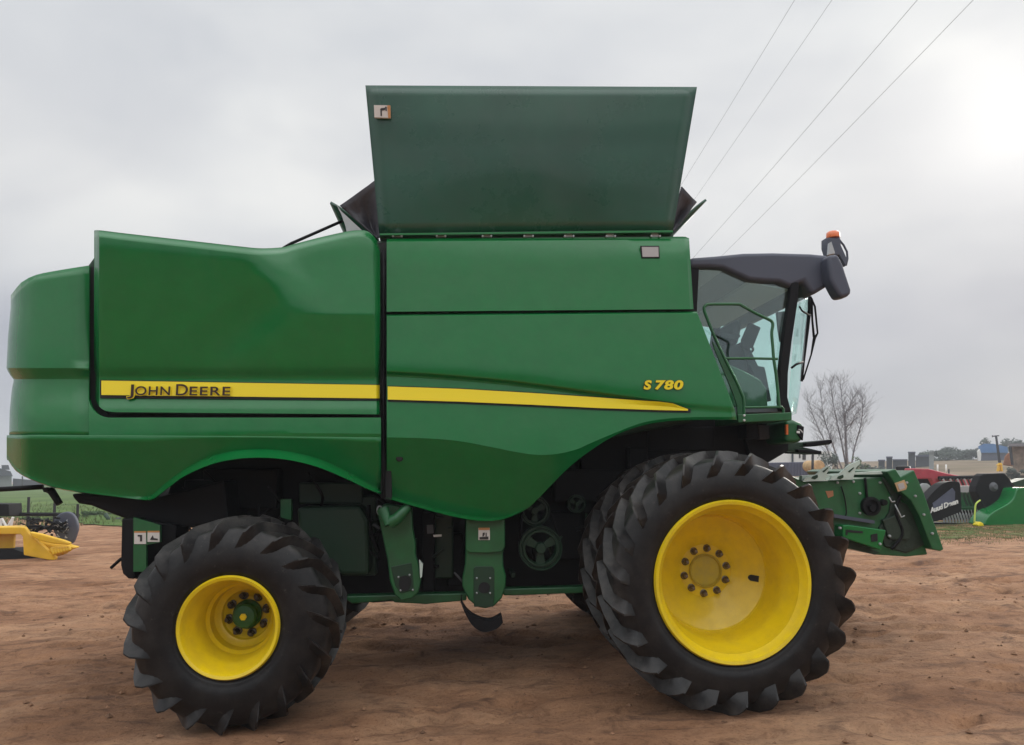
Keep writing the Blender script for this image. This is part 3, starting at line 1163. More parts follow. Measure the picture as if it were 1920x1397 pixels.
# far side cover of the tank (hidden, closes the hopper) and stay rod
mb = MB()
f0, f1 = P(720, 440, 6.1), P(1255, 435, 6.1)
mb.prism([Vector((f0.x, 9.0, f0.z)), Vector((f1.x, 9.0, f1.z)), Vector((f1.x + .2, 9.5, f1.z + .75)), Vector((f0.x - .2, 9.5, f0.z + .75))],
         [Vector((f0.x, 9.04, f0.z)), Vector((f1.x, 9.04, f1.z)), Vector((f1.x + .2, 9.54, f1.z + .75)), Vector((f0.x - .2, 9.54, f0.z + .75))])
cp(mb, 'tank_far_cover', M['tank'])
mb = MB()
mb.tube([P(530, 466, 6.3), P(545, 457, 6.3), P(643, 414, 6.3)], 0.013, 8)
cp(mb, 'stay_rod', M['black'], smooth=True)

# --- cab
YCB = 6.5
YCF = 8.6
roof_o = [(1291, 487), (1300, 482.5), (1340, 479.5), (1395, 474), (1450, 473), (1520, 475), (1554, 478), (1561, 490), (1561, 531), (1545, 541), (1526, 552.5), (1519, 546), (1508, 528),
          (1497, 532), (1483, 538), (1462, 529), (1430, 527.5), (1405, 525), (1380, 514), (1356, 503), (1330, 501), (1293, 502)]
mb = MB()
fr = [P(x, y, YCB) for x, y in roof_o]
a_ = sum(fr[i].x * fr[(i + 1) % len(fr)].z - fr[(i + 1) % len(fr)].x * fr[i].z for i in range(len(fr)))
if a_ < 0:
    fr = fr[::-1]
mb.prism(fr, [p + Vector((0, YCF - YCB, 0)) for p in fr])
roof = cp(mb, 'cab_roof', M['darkgrey'], bevel=0.035, bang=50, subs=4, smooth=True, angle=30)
mb = MB()
_a = [P(x, y, YCB + .08) for x, y in ((1296, 505), (1356, 506), (1405, 529), (1480, 541), (1480, 544), (1405, 532), (1356, 509), (1296, 508))]
mb.prism(_a[::-1], [p + Vector((0, YCF - YCB - .2, 0)) for p in _a[::-1]])
cp(mb, 'lightened_ceiling', M['lightened_ceiling'])  # plate added under the roof so the ceiling reads lighter through the glass
# near side glass, with the seam of its door
mb = MB()
mb.slab([(1288, 498), (1500, 520), (1494, 545), (1478, 640), (1468, 764), (1380, 764), (1300, 700)], YCB + 0.06, 0.008)
sg = cp(mb, 'side_glass', M['glass'])
mb = MB()
mb.slab([(1492, 528), (1499, 530), (1497, 560), (1485, 640), (1478, 700), (1477, 745), (1485, 775), (1464, 770), (1461, 752), (1463, 690), (1471, 620), (1481, 555), (1483, 530)], YCB, 0.07)
pil = cp(mb, 'cab_pillar', M['black'], bevel=0.008)
# far side pillar and rear corner
mb = MB()
pp = [(P(x, y, YCB)) for x, y in ((1492, 528), (1499, 530), (1485, 640), (1478, 700), (1485, 775), (1464, 770), (1463, 690), (1471, 620), (1483, 530))]
mb.prism([p + Vector((0, YCF - YCB - .07, 0)) for p in pp], [p + Vector((0, YCF - YCB, 0)) for p in pp])
cp(mb, 'cab_pillar', M['black'])
mb = MB()
pp = [(P(x, y, YCB)) for x, y in ((1288, 500), (1312, 502), (1305, 640), (1330, 764), (1290, 764))]
mb.prism([p + Vector((0, YCF - YCB - .07, 0)) for p in pp], [p + Vector((0, YCF - YCB, 0)) for p in pp])
cp(mb, 'rear_corner_post', M['black'])
mb = MB()
mb.prism([p + Vector((0, 0.02, 0)) for p in pp], [p + Vector((0, 0.055, 0)) for p in pp])
cp(mb, 'rear_corner_post', M['black'])
mb = MB()
pp = [(P(x, y, YCB + .06)) for x, y in ((1300, 505), (1480, 540), (1462, 762), (1310, 762))]
mb.prism([p + Vector((0, YCF - YCB - .10, 0)) for p in pp], [p + Vector((0, YCF - YCB - .092, 0)) for p in pp])
cp(mb, 'far_side_glass', M['glass'])
# curved windscreen
vs, fs = [], []
NA, NH = 20, 8
for j in range(NH + 1):
    v = j / NH
    pa = P(1498 - 20 * v + 0, 531 + 238 * v, YCB + 0.04)
    tipx = 1519 - 6 * v - 17 * v * v
    pm = P(tipx, 537 + 240 * v, 7.05)
    xm = pm.x + 0.05
    for i in range(NA + 1):
        s_ = -1 + 2 * i / NA
        bulge = (1 - abs(s_) ** 2.4)
        x = pa.x + (xm - pa.x) * bulge
        y = (YCB + YCF) / 2 + s_ * (YCF - YCB - .08) / 2
        vs.append((x, y, pa.z + (pm.z - pa.z) * 0 * bulge))
fs = [(j * (NA + 1) + i, (j + 1) * (NA + 1) + i, (j + 1) * (NA + 1) + i + 1, j * (NA + 1) + i + 1) for j in range(NH) for i in range(NA)]
ws = mesh_obj('windscreen', vs, fs, M['glass_front'], H, smooth=True)
s_ = ws.modifiers.new('solid', 'SOLIDIFY')
s_.thickness = 0.006
mb = MB()
mb.tube([P(1499, 575, YCB + .02), P(1504, 583, 6.55), P(1519, 592, 6.8)], 0.009, 6)
cp(mb, 'mirror_arm', M['black'], smooth=True)
mb = MB()
mb.tube([P(1484, 690, YCB), P(1493, 683, 6.5), P(1506, 679, 6.75)], 0.011, 6)
cp(mb, 'mirror_arm', M['black'], smooth=True)
# cab floor + rear wall
mb = MB()
c0, c1 = P(1300, 764, YCB + .07), P(1478, 764, YCB + .07)
mb.box((c0.x - .2, YCB + .08, c0.z - .05), (c1.x, YCF - .02, c0.z))
mb.box((c0.x - .25, YCB + .10, c0.z), (c0.x - .2, YCF - .02, P(1300, 600, YCB).z))
cp(mb, 'cab_floor', M['interior'])
# seat
seat = MB()
seat.slab([(1352, 650), (1362, 646), (1385, 645), (1398, 650), (1404, 668), (1404, 700), (1352, 700)], 7.15, 0.5)
seat.slab([(1369, 646), (1376, 600), (1387, 598), (1392, 612), (1384, 646)], 7.2, 0.42)
seat_o = cp(seat, 'driver_seat', M['seat'], bevel=0.03, smooth=True, angle=40)
mb = MB()
mb.slab([(1350, 626), (1354, 624), (1372, 626), (1380, 622), (1390, 629), (1386, 634), (1374, 637), (1352, 632)], 7.05, 0.08)
cp(mb, 'armrest', M['seat'], seat_o, bevel=0.012)
mb = MB()
mb.slab([(1406, 604), (1427, 614), (1413, 650), (1403, 656), (1392, 652), (1392, 636)], 7.0, 0.05)
mon = cp(mb, 'monitor', M['black'], bevel=0.008)
mb = MB()
mb.slab([(1391, 640), (1402, 642), (1410, 660), (1422, 686), (1434, 688), (1437, 700), (1447, 752), (1430, 752), (1412, 700), (1396, 668)], 7.12, 0.16)
cp(mb, 'steering_column', M['seat'], bevel=0.01)
mb = MB()
mb.tube([P(1398 + 20 * math.cos(t_) * .7, 655 + 8 * math.sin(t_), 7.3 + 0.18 * math.sin(t_)) for t_ in np.linspace(0, 2 * math.pi, 20)], 0.013, 6)
cp(mb, 'steering_wheel', M['black'], smooth=True)
mb = MB()
mb.slab([(1458, 585), (1478, 583), (1472, 640), (1465, 640), (1461, 615)], 7.6, 0.05)
cp(mb, 'sun_blind', M['interior'])
# green inner fender below the glass
mb = MB()
mb.slab([(1341, 668), (1362, 680), (1400, 697), (1428, 713), (1438, 728), (1441, 764), (1352, 764)], YCB + 0.10, 0.35)
cp(mb, 'inner_fender', M['green_matt'], bevel=0.02, smooth=True, angle=40)
# wipers
mb = MB()
mb.tube([P(1517, 545, 7.0), P(1518, 580, 7.0), P(1513, 620, 7.0), P(1506, 680, 7.0), P(1503, 715, 7.0)], [.012, .018, .02, .016, .014], 8)
cp(mb, 'wiper', M['black'], smooth=True)
mb = MB()
mb.tube([P(1520, 556, 6.9), P(1528, 575, 6.9), P(1533, 625, 6.9), P(1527, 634, 6.9), P(1521, 665, 6.9), P(1506, 712, 7.0)], [.008, .01, .009, .016, .008, .008], 8)
mb.tube([P(1522, 560, 6.95), P(1523, 600, 6.95), P(1526, 632, 6.95)], [.012, .01, .012], 8)
cp(mb, 'wiper', M['black'], smooth=True)
# mirrors, beacon
mb = MB()
mb.slab([(1553, 478), (1572, 476), (1582, 497), (1597, 543), (1596, 550), (1591, 555), (1576, 558), (1568, 545), (1556, 522)], 6.35, 0.16)
mir = cp(mb, 'mirror', M['darkgrey'], bevel=0.03, subs=4, smooth=True, angle=40)
mb = MB()
mb.slab([(1549, 446), (1575, 445), (1577, 460), (1589, 487), (1586, 499), (1574, 478), (1554, 478), (1549, 462)], 6.9, 0.10)
mb.tube([P(1573, 449, 6.95), P(1582, 460, 6.95), P(1588, 472, 6.95), P(1589, 485, 6.95), P(1586, 498, 6.95)], 0.011, 8)
sup = cp(mb, 'beacon_bracket', M['darkgrey'], bevel=0.012, smooth=True, angle=40)
mb = MB()
mb.slab([(1554, 477), (1556, 455), (1559, 453), (1566, 475)], 6.8, 0.04)
cp(mb, 'strut', M['steel'], sup)
b0 = P(1562, 446, 6.95)
mb = MB()
vs, fs = [], []
prof = [(0.062, 0), (0.064, 0.012), (0.060, 0.05), (0.045, 0.064), (0.001, 0.068)]
k = 24
for r_, z in prof:
    for j in range(k):
        t_ = 2 * math.pi * j / k
        vs.append((b0.x + r_ * math.cos(t_), b0.y + r_ * math.sin(t_), b0.z + z - .003))
fs = [(i * k + j, i * k + (j + 1) % k, (i + 1) * k + (j + 1) % k, (i + 1) * k + j) for i in range(len(prof) - 1) for j in range(k)]
mb.add(vs, fs)
cp(mb, 'beacon', M['orange'], smooth=True, angle=50)

# --- handrail & platform
YH = 6.05
mb = MB()
rp = [(1396, 790), (1395, 773), (1394, 749), (1390, 737), (1378, 710), (1362, 679), (1342, 637), (1326, 598), (1320, 580), (1323, 573), (1333, 570.5), (1383, 570.5), (1391, 573), (1414, 586), (1439, 598),
      (1447, 603), (1449, 610), (1447, 625), (1449, 650), (1451, 675), (1455, 701), (1459, 740), (1461, 765)]
mb.tube([P(x, y, YH) for x, y in bez(rp, 4)], 0.0125, 10)
mb.tube([P(1361, 672, YH), P(1410, 672, YH), P(1458, 673, YH)], 0.011, 10)
mb.tube([P(1395, 764, YH), P(1466, 763, YH), P(1469, 767, YH), P(1469, 776, YH)], 0.011, 10)
cp(mb, 'handrail', M['green_matt'], smooth=True, angle=50)
mb = MB()
mb.slab([(1370, 700), (1379, 712), (1391, 740), (1394, 760), (1394, 792), (1384, 792), (1382, 760), (1374, 735), (1340, 655), (1336, 640), (1345, 652)], YH + .25, 0.02)
cp(mb, 'ladder_guard', M['green_matt'])
mb = MB()
mb.slab([(1383.5, 777), (1485, 773), (1485, 788), (1384, 792.5)], YH - .02, 0.55)
plat = cp(mb, 'platform', M['green_matt'], bevel=0.006)
mb = MB()
for yy in (779, 788):
    mb.lathe([(0.0001, -.008), (0.009, -.006), (0.01, .004)], P(1395.5, yy, YH - .025), 10)
cp(mb, 'platform_bolt', M['white'], plat)
mb = MB()
mb.slab([(1390, 792), (1478, 790), (1478, 845), (1436, 870), (1410, 860), (1390, 800)], YH + .5, 1.8)
mb.slab([(1400, 792), (1420, 792), (1422, 822), (1400, 822)], YH + .3, .2)
cp(mb, 'cab_base', M['black'])
mb = MB()
mb.slab([(1421, 797), (1462, 798), (1462, 822), (1424, 824)], YH + .42, .07)
cp(mb, 'battery_box', M['interior'], bevel=0.01)
mb = MB()
mb.slab([(1472, 789), (1488, 787), (1503, 793), (1509, 800), (1508, 812), (1504, 828), (1490, 831), (1473, 829)], YH + .1, 0.5)
lh = cp(mb, 'lamp_housing', M['green_matt'], bevel=0.03, subs=4, smooth=True, angle=40)
mb = MB()
mb.slab([(1496, 796), (1508, 800), (1506, 826), (1500, 820), (1495, 812)], YH + .085, 0.03)
cp(mb, 'headlight', M['black'], lh, bevel=0.005)
mb = MB()
mb.slab([(1494, 808), (1499.5, 808), (1500, 812.5), (1494.5, 812)], YH + .08, 0.01)
mb.slab([(1496, 804.5), (1501, 805), (1505, 809), (1505, 812), (1501.5, 807)], YH + .08, 0.01)
cp(mb, 'lens', M['white'], lh)
mb = MB()
mb.slab([(1474, 796), (1478, 796), (1478, 815), (1474.5, 815)], YH + .085, 0.03)
cp(mb, 'side_reflector', M['orange'], lh)
mb = MB()
mb.slab([(1440, 826), (1475, 829), (1505, 829), (1522, 827), (1557, 824.5), (1562, 826), (1558, 833), (1530, 837), (1505, 838), (1541, 846), (1541, 852), (1500, 848), (1470, 845), (1452, 858), (1442, 866), (1430, 850)], YH + .6, 0.12)
cp(mb, 'step_frame', M['green_dark'], bevel=0.01)
mb = MB()
mb.slab([(1510, 830), (1558, 824), (1562, 827), (1560, 831), (1512, 838)], YH + .55, 0.3)
cp(mb, 'step', M['black'], bevel=0.008)
mb = MB()
mb.slab([(1495, 842), (1541, 845.5), (1541, 851.5), (1497, 849)], YH + .55, 0.3)
cp(mb, 'step', M['black'], bevel=0.008)

# --- underbody
mb = MB()
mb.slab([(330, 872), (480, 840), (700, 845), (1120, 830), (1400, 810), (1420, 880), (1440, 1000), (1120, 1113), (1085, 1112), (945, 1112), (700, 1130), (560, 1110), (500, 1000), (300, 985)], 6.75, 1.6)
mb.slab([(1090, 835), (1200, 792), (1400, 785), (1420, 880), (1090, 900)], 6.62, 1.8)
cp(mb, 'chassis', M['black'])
rb = random.Random(11)
# gearboxes, hoses, struts that fill the dark bay
mb = MB()
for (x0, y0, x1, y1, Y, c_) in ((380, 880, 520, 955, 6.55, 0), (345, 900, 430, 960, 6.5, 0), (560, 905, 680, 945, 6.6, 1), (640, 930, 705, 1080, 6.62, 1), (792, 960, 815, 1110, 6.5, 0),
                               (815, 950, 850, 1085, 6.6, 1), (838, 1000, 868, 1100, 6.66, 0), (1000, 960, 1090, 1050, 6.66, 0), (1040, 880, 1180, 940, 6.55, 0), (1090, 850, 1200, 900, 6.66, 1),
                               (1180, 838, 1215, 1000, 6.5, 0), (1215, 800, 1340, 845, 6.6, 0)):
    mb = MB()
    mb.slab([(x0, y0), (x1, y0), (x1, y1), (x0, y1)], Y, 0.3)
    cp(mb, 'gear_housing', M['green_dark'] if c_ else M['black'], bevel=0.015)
mb = MB()
mb.slab([(526, 936), (546, 936), (546, 975), (526, 970)], 6.3, 0.05)
cp(mb, 'bracket', M['green_matt'])
mb = MB()
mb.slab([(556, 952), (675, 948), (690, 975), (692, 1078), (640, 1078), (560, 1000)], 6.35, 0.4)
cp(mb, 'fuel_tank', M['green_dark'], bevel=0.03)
mb = MB()
for _ in range(16):
    x = rb.uniform(330, 1150)
    y = rb.uniform(880, 960)
    pts = [P(x, y, 6.45), P(x + rb.uniform(-40, 40), y + 40, 6.42), P(x + rb.uniform(-60, 60), y + rb.uniform(60, 110), 6.5)]
    mb = MB()
    mb.tube([Vector(q_) for q_ in bez([tuple(p) for p in pts], 6)], rb.choice((.009, .013, .018)), 6)
    cp(mb, 'hydraulic_hose', M['black'], smooth=True)
for _ in range(26):
    x = rb.uniform(560, 1120)
    y = rb.uniform(960, 1080)
    mb = MB()
    if rb.random() < .5:
        w_, h_ = rb.uniform(6, 20), rb.uniform(4, 16)
        mb.slab([(x, y), (x + w_, y), (x + w_, y + h_), (x, y + h_)], rb.uniform(6.42, 6.6), 0.3)
        cp(mb, 'mounting_block', rb.choice((M['green_dark'], M['black'], M['grease'])), bevel=0.006)
    else:
        mb.tube([P(x, y, 6.45), P(x + rb.uniform(-30, 30), y + rb.uniform(10, 50), 6.5)], rb.uniform(.006, .014), 8)
        cp(mb, 'rod', rb.choice((M['green_dark'], M['interior'], M['grease'])), smooth=True)
mb = MB()
c1_, c2_ = P(1014, 1028, 6.33), P(1003, 958, 6.43)
mb.tube([c1_ + Vector((.165, 0, .02)), c2_ + Vector((.12, -.1, 0))], .012, 6)
cp(mb, 'drive_belt', M['black'], smooth=True)
mb = MB()
mb.tube([c1_ + Vector((-.165, 0, .02)), c2_ + Vector((-.12, -.1, 0))], .012, 6)
cp(mb, 'drive_belt', M['black'], smooth=True)
# frame rails
mb = MB()
mb.slab([(640, 1118), (875, 1112), (875, 1126), (800, 1133), (740, 1130), (735, 1126), (660, 1132)], 6.4, 0.12)
cp(mb, 'frame_rail', M['green_matt'], bevel=0.01)
mb = MB()
mb.slab([(940, 1104), (1100, 1100), (1100, 1112), (945, 1117)], 6.4, 0.12)
cp(mb, 'frame_rail', M['green_matt'], bevel=0.01)
mb = MB()
mb.slab([(800, 985), (812, 984), (813, 1000), (801, 1001)], 6.38, 0.04)
cp(mb, 'grease_block', M['interior'])
mb = MB()
mb.slab([(812, 1003), (828, 1002), (828, 1006), (813, 1007)], 6.37, 0.01)
cp(mb, 'part_plate', M['white'])

# lift brackets
def bracket(outline, Y, hole, inset, bolts):
    mb = MB()
    mb.slab(outline, Y, 0.10)
    o = cp(mb, 'jack_bracket', M['green_matt'], bevel=0.012, subs=3, smooth=True, angle=35)
    mb = MB()
    mb.slab(inset, Y - 0.006, 0.02)
    cp(mb, 'recess', M['green_dark'], o, bevel=0.004)
    mb = MB()
    mb.slab(hole, Y - 0.011, 0.02)
    cp(mb, 'pin_hole', M['seam'], o)
    for bx, by in bolts:
        mb = MB()
        mb.lathe([(0.0001, -.014), (0.007, -.012), (0.008, .006)], P(bx, by, Y - .01), 8)
        cp(mb, 'bolt', M['steel'], o, smooth=True)
    return o


b1 = bracket([(706, 955), (722, 944), (773, 952), (774, 990), (779, 1020), (779, 1040), (786, 1062), (789, 1090), (785, 1110), (772, 1123), (752, 1127), (740, 1115), (731, 1090), (726, 1050), (712, 980)], 6.12,
             bez([(750, 1082), (760, 1079), (770, 1084), (771, 1095), (766, 1106), (755, 1108), (748, 1098), (750, 1082)], 3)[:-1],
             [(733, 1063), (772, 1055), (775, 1090), (776, 1106), (752, 1113), (741, 1098)], ((747, 1082), (768, 1078), (751, 1107), (774, 1106)))
mb = MB()
mb.tube([P(765, 950, 6.02), P(745, 972, 5.98), P(732, 980, 6.0)], [.035, .045, .05], 12)
mb.tube([P(718, 955, 6.02), P(728, 985, 5.98)], [.05, .03], 12)
cp(mb, 'casting', M['green_matt'], b1, smooth=True, angle=50)
mb = MB()
mb.tube([P(712 + 5 * math.cos(t_), 957 + 8 * math.sin(t_), 6.05) for t_ in np.linspace(1.0, 5.6, 12)], 0.006, 6)
cp(mb, 'pin_ring', M['steel'], b1, smooth=True)
mb = MB()
mb.slab([(786, 1050), (793, 1058), (791, 1082), (788, 1084)], 6.1, 0.05)
cp(mb, 'side_lug', M['green_pale'], b1)
b2 = bracket([(873, 975), (947, 975), (947, 1026), (943, 1036), (944, 1062), (949, 1080), (948, 1100), (941, 1122), (926, 1137), (910, 1141), (895, 1138), (878, 1124), (867, 1100), (867, 1085), (872, 1060), (873, 1036)], 6.12,
             bez([(898, 1098), (904, 1092), (914, 1093), (919, 1100), (916, 1110), (905, 1112), (897, 1107), (898, 1098)], 3)[:-1],
             [(888, 1066), (892, 1062), (923, 1062), (927, 1067), (927, 1118), (925, 1138), (889, 1138), (888, 1118)], ((894, 1084), (919, 1084), (894, 1112), (919, 1112)))
mb = MB()
mb.slab([(874, 974), (946.5, 974), (947, 1025), (940, 1035), (912, 1037), (880, 1036), (873.5, 1030)], 6.09, 0.03)
up2 = cp(mb, 'upper_plate', M['green_matt'], b2, bevel=0.006)
mb = MB()
mb.slab([(897, 990), (918.5, 989.5), (918.5, 1012.5), (897, 1012.5)], 6.083, 0.006)
cp(mb, 'warning_decal', M['decal'], b2)
mb = MB()
mb.slab([(897.5, 989.7), (918, 989.5), (918, 993.8), (897.5, 993.8)], 6.080, 0.004)
mb.cur = 1
mb.slab([(905, 999), (909, 998.5), (909, 1002), (906.5, 1006), (904.5, 1006)], 6.080, 0.004)
mb.slab([(910.5, 999), (912.5, 999), (912.5, 1006), (910.5, 1006)], 6.080, 0.004)
mb.slab([(899, 1007), (916, 1006), (916, 1011.5), (899, 1011.5)], 6.080, 0.004)
cp(mb, 'pictogram', M['decal_orange'], b2, mats=[M['ink']])
# belly hoop
mb = MB()
mb.slab(bez([(865, 1112), (868, 1132), (880, 1149), (900, 1161), (922, 1164), (941, 1154)], 5) + bez([(943, 1168), (930, 1180), (906, 1185), (886, 1173), (872, 1150), (864, 1130)], 5), 5.98, 0.14)
cp(mb, 'guard_hoop', M['black'], bevel=0.006)
# pulleys
def pulley(cx, cy, rpx, Y):
    c_ = P(cx, cy, Y)
    r_ = rpx / F_PX * Y * 1.0
    mb = MB()
    mb.lathe([(r_ * .70, .03), (r_ * .74, -.005), (r_ * .82, -.005), (r_ * .86, .02), (r_ * .92, .02), (r_ * .96, -.01), (r_, -.01), (r_, .10), (r_ * .7, .10)], c_, 48, True)
    mb.lathe([(0.0001, -.02), (r_ * .22, -.02), (r_ * .26, .03), (r_ * .26, .06)], c_, 24)
    o = cp(mb, 'pulley', M['green_dark'], smooth=True, angle=35)
    for k_ in range(3):
        t_ = 2 * math.pi * k_ / 3 + 0.5
        m2 = MB()
        d = Vector((math.cos(t_), 0, math.sin(t_)))
        s2 = Vector((-d.z, 0, d.x))
        a_ = c_ + Vector((0, .02, 0))
        fr_ = [a_ + d * r_ * .2 - s2 * r_ * .14, a_ + d * r_ * .75 - s2 * r_ * .22, a_ + d * r_ * .75 + s2 * r_ * .22, a_ + d * r_ * .2 + s2 * r_ * .14]
        m2.prism(fr_[::-1] if False else fr_, [p + Vector((0, .03, 0)) for p in fr_])
        cp(m2, 'spoke', M['green_dark'], o)
    return o


pulley(1014, 1028, 40, 6.3)
pulley(1003, 958, 28, 6.4)
pulley(1082, 945, 17, 6.5)
# axles
mb = MB()
mb.tube([(CF.x, 5.75, CF.z), (CF.x, 9.35, CF.z)], 0.19, 20)
cp(mb, 'axle', M['green_dark'], smooth=True, angle=50)
mb = MB()
mb.tube([(CR.x, 5.7, CR.z), (CR.x, 9.4, CR.z)], 0.13, 16)
cp(mb, 'axle', M['green_dark'], smooth=True, angle=50)

# rear: chaff spreader arm, box, hitch
mb = MB()
mb.slab([(132, 926), (150, 925), (300, 931), (420, 900), (430, 985), (300, 990), (232, 972), (200, 960), (170, 948), (146, 944), (138, 936)], 6.2, 1.9)
cp(mb, 'straw_chopper', M['black'], bevel=0.02)
mb = MB()
mb.slab([(228, 972), (252, 972), (252, 1086), (240, 1085), (230, 1076), (226, 1060)], 6.0, 0.3)
mb.slab([(252, 972), (330, 985), (330, 1080), (252, 1086)], 6.1, 0.3)
sb_ = cp(mb, 'side_box', M['black'], bevel=0.01)
mb = MB()
mb.slab([(250, 970), (300, 985), (300, 1017), (274, 1022), (274, 1072), (250, 1072)], 5.985, 0.03)
cp(mb, 'box_cover', M['green_matt'], sb_)
for (x0, x1, y0, y1) in ((251.5, 273.5, 999, 1020), (276.5, 299, 998.5, 1016)):
    mb = MB()
    mb.slab([(x0, y0), (x1, y0), (x1, y1), (x0, y1)], 5.978, 0.012)
    dd_ = cp(mb, 'warning_decal', M['decal'], sb_)
    mb = MB()
    mb.slab([(x0, y0 - 3), (x1, y0 - 3), (x1, y0), (x0, y0)], 5.977, 0.012)
    mb.cur = 1
    if x0 < 260:
        mb.slab([(258, 1003), (266, 1003), (266, 1015), (262.5, 1015), (262.5, 1006), (258, 1006)], 5.974, 0.004)
    else:
        mb.slab([(281, 1012), (286, 1004), (288, 1009), (295, 1010), (296, 1013)], 5.974, 0.004)
    cp(mb, 'pictogram', M['decal_orange'], sb_, mats=[M['ink']])
mb = MB()
mb.tube([P(228, 1047, 6.1), P(208, 1065, 6.1)], 0.012, 6)
cp(mb, 'release_lever', M['black'], smooth=True, angle=50)
mb = MB()
mb.tube([P(86, 918, 6.2), P(96, 920, 6.2), P(112, 945, 6.2)], [.02, .03, .026], 8)
cp(mb, 'tail_bracket', M['black'], smooth=True, angle=50)
mb = MB()
mb.slab([(78, 914), (92, 914), (88, 922), (82, 923)], 6.15, .05)
cp(mb, 'tail_clip', M['black'])
mb = MB()
mb.tube([P(80, 913, 6.6), P(-10, 918, 6.6)], 0.02, 8)
cp(mb, 'rear_rail', M['black'], smooth=True)


# --- wheels
def tyre_mesh(R0, Wd, rimr, nl, sweep, lugh, gain=0.46, down=0.066):
    """tyre about the y axis, outer face at y=0, width Wd; R0 = radius over the lugs"""
    Rc = R0 - lugh          # carcass
    # half profile as (r, y) from bead to bead
    sh = 0.16 * Wd
    prof = [(rimr, .035), (rimr + .02, .012), (rimr + .30 * (Rc - rimr), -.018), (rimr + .6 * (Rc - rimr), -.012), (rimr + .82 * (Rc - rimr), .018), (Rc - .012, .055), (Rc, .11),
            (Rc + .008, Wd * .35), (Rc + .010, Wd * .5)]
    prof = [(r_, y) for r_, y in bez(prof, 8)]
    prof = [(r_, y - 0.004 * (abs((r_ - rimr) / (Rc - rimr) - .12) < .03) if y < .05 else y) for r_, y in prof]
    full = prof + [(r_, Wd - y) for r_, y in prof[::-1][1:]]
    mb = MB()
    mb.lathe(full, (0, 0, 0), 96)
    # bead ring and sidewall rings
    # param along the outside profile from centre line (s=0) to down the sidewall (s=1)
    half = prof[::-1]
    L = [0]
    for (a, b), (c_, d) in zip(half[:-1], half[1:]):
        L.append(L[-1] + math.hypot(a - c_, b - d))
    tot = Wd * .5 + down

    def at(s_):
        d = s_ * tot
        r_ = float(np.interp(d, L, [h_[0] for h_ in half]))
        y = float(np.interp(d, L, [h_[1] for h_ in half]))
        e = 0.02
        r2 = float(np.interp(d + e, L, [h_[0] for h_ in half]))
        y2 = float(np.interp(d + e, L, [h_[1] for h_ in half]))
        tr, ty = r2 - r_, y2 - y
        l = math.hypot(tr, ty) or 1
        return r_, y, (-ty / l, tr / l)       # outward normal (r,y)
    for side in (0, 1):
        for k in range(nl):
            th0 = 2 * math.pi * (k + 0.5 * side) / nl
            rings = []
            ss_ = [-.03, .05, .2, .38, .55, .7, .80, .87, .93, 1.0]
            for s_ in ss_:
                sa = max(0, s_)
                r_, y, nn = at(sa)
                if s_ < 0:
                    y += Wd * .03
                th = th0 + sweep * (sa ** 0.85)
                hh = lugh * 0.72
                if s_ > 0.35:
                    # lug keeps its tread height straight out at the shoulder: fin shape
                    hh = lugh * (0.72 + gain * ss(.40, .80, s_)) * (1 - ss(.86 if gain > .4 else .76, 1.0, s_))
                wb = (0.042 + 0.075 * sa) * R0          # base half-width trailing side
                wt = (0.026 - 0.010 * sa) * R0
                lead = 0.016 * R0

                def pt(dang, h_):
                    rr_, yy_ = r_ + nn[0] * h_, y + nn[1] * h_
                    an = th + dang / R0
                    yy_ = yy_ if side == 0 else Wd - yy_
                    return (rr_ * math.cos(an), yy_, rr_ * math.sin(an))
                rings.append([pt(lead + .006, -.012), pt(lead, hh), pt(lead - wt, hh), pt(lead - wb - .01, -.012)])
            vs = [p for r2_ in rings for p in r2_]
            nr = len(rings)
            fs = []
            for i in range(nr - 1):
                for j in range(3):
                    q_ = (i * 4 + j, i * 4 + j + 1, (i + 1) * 4 + j + 1, (i + 1) * 4 + j)
                    fs.append(q_ if side == 0 else q_[::-1])
            fs += [(0, 3, 2, 1) if side == 0 else (0, 1, 2, 3)]
            mb.add(vs, fs)
    # raised rings on the sidewall
    return mb


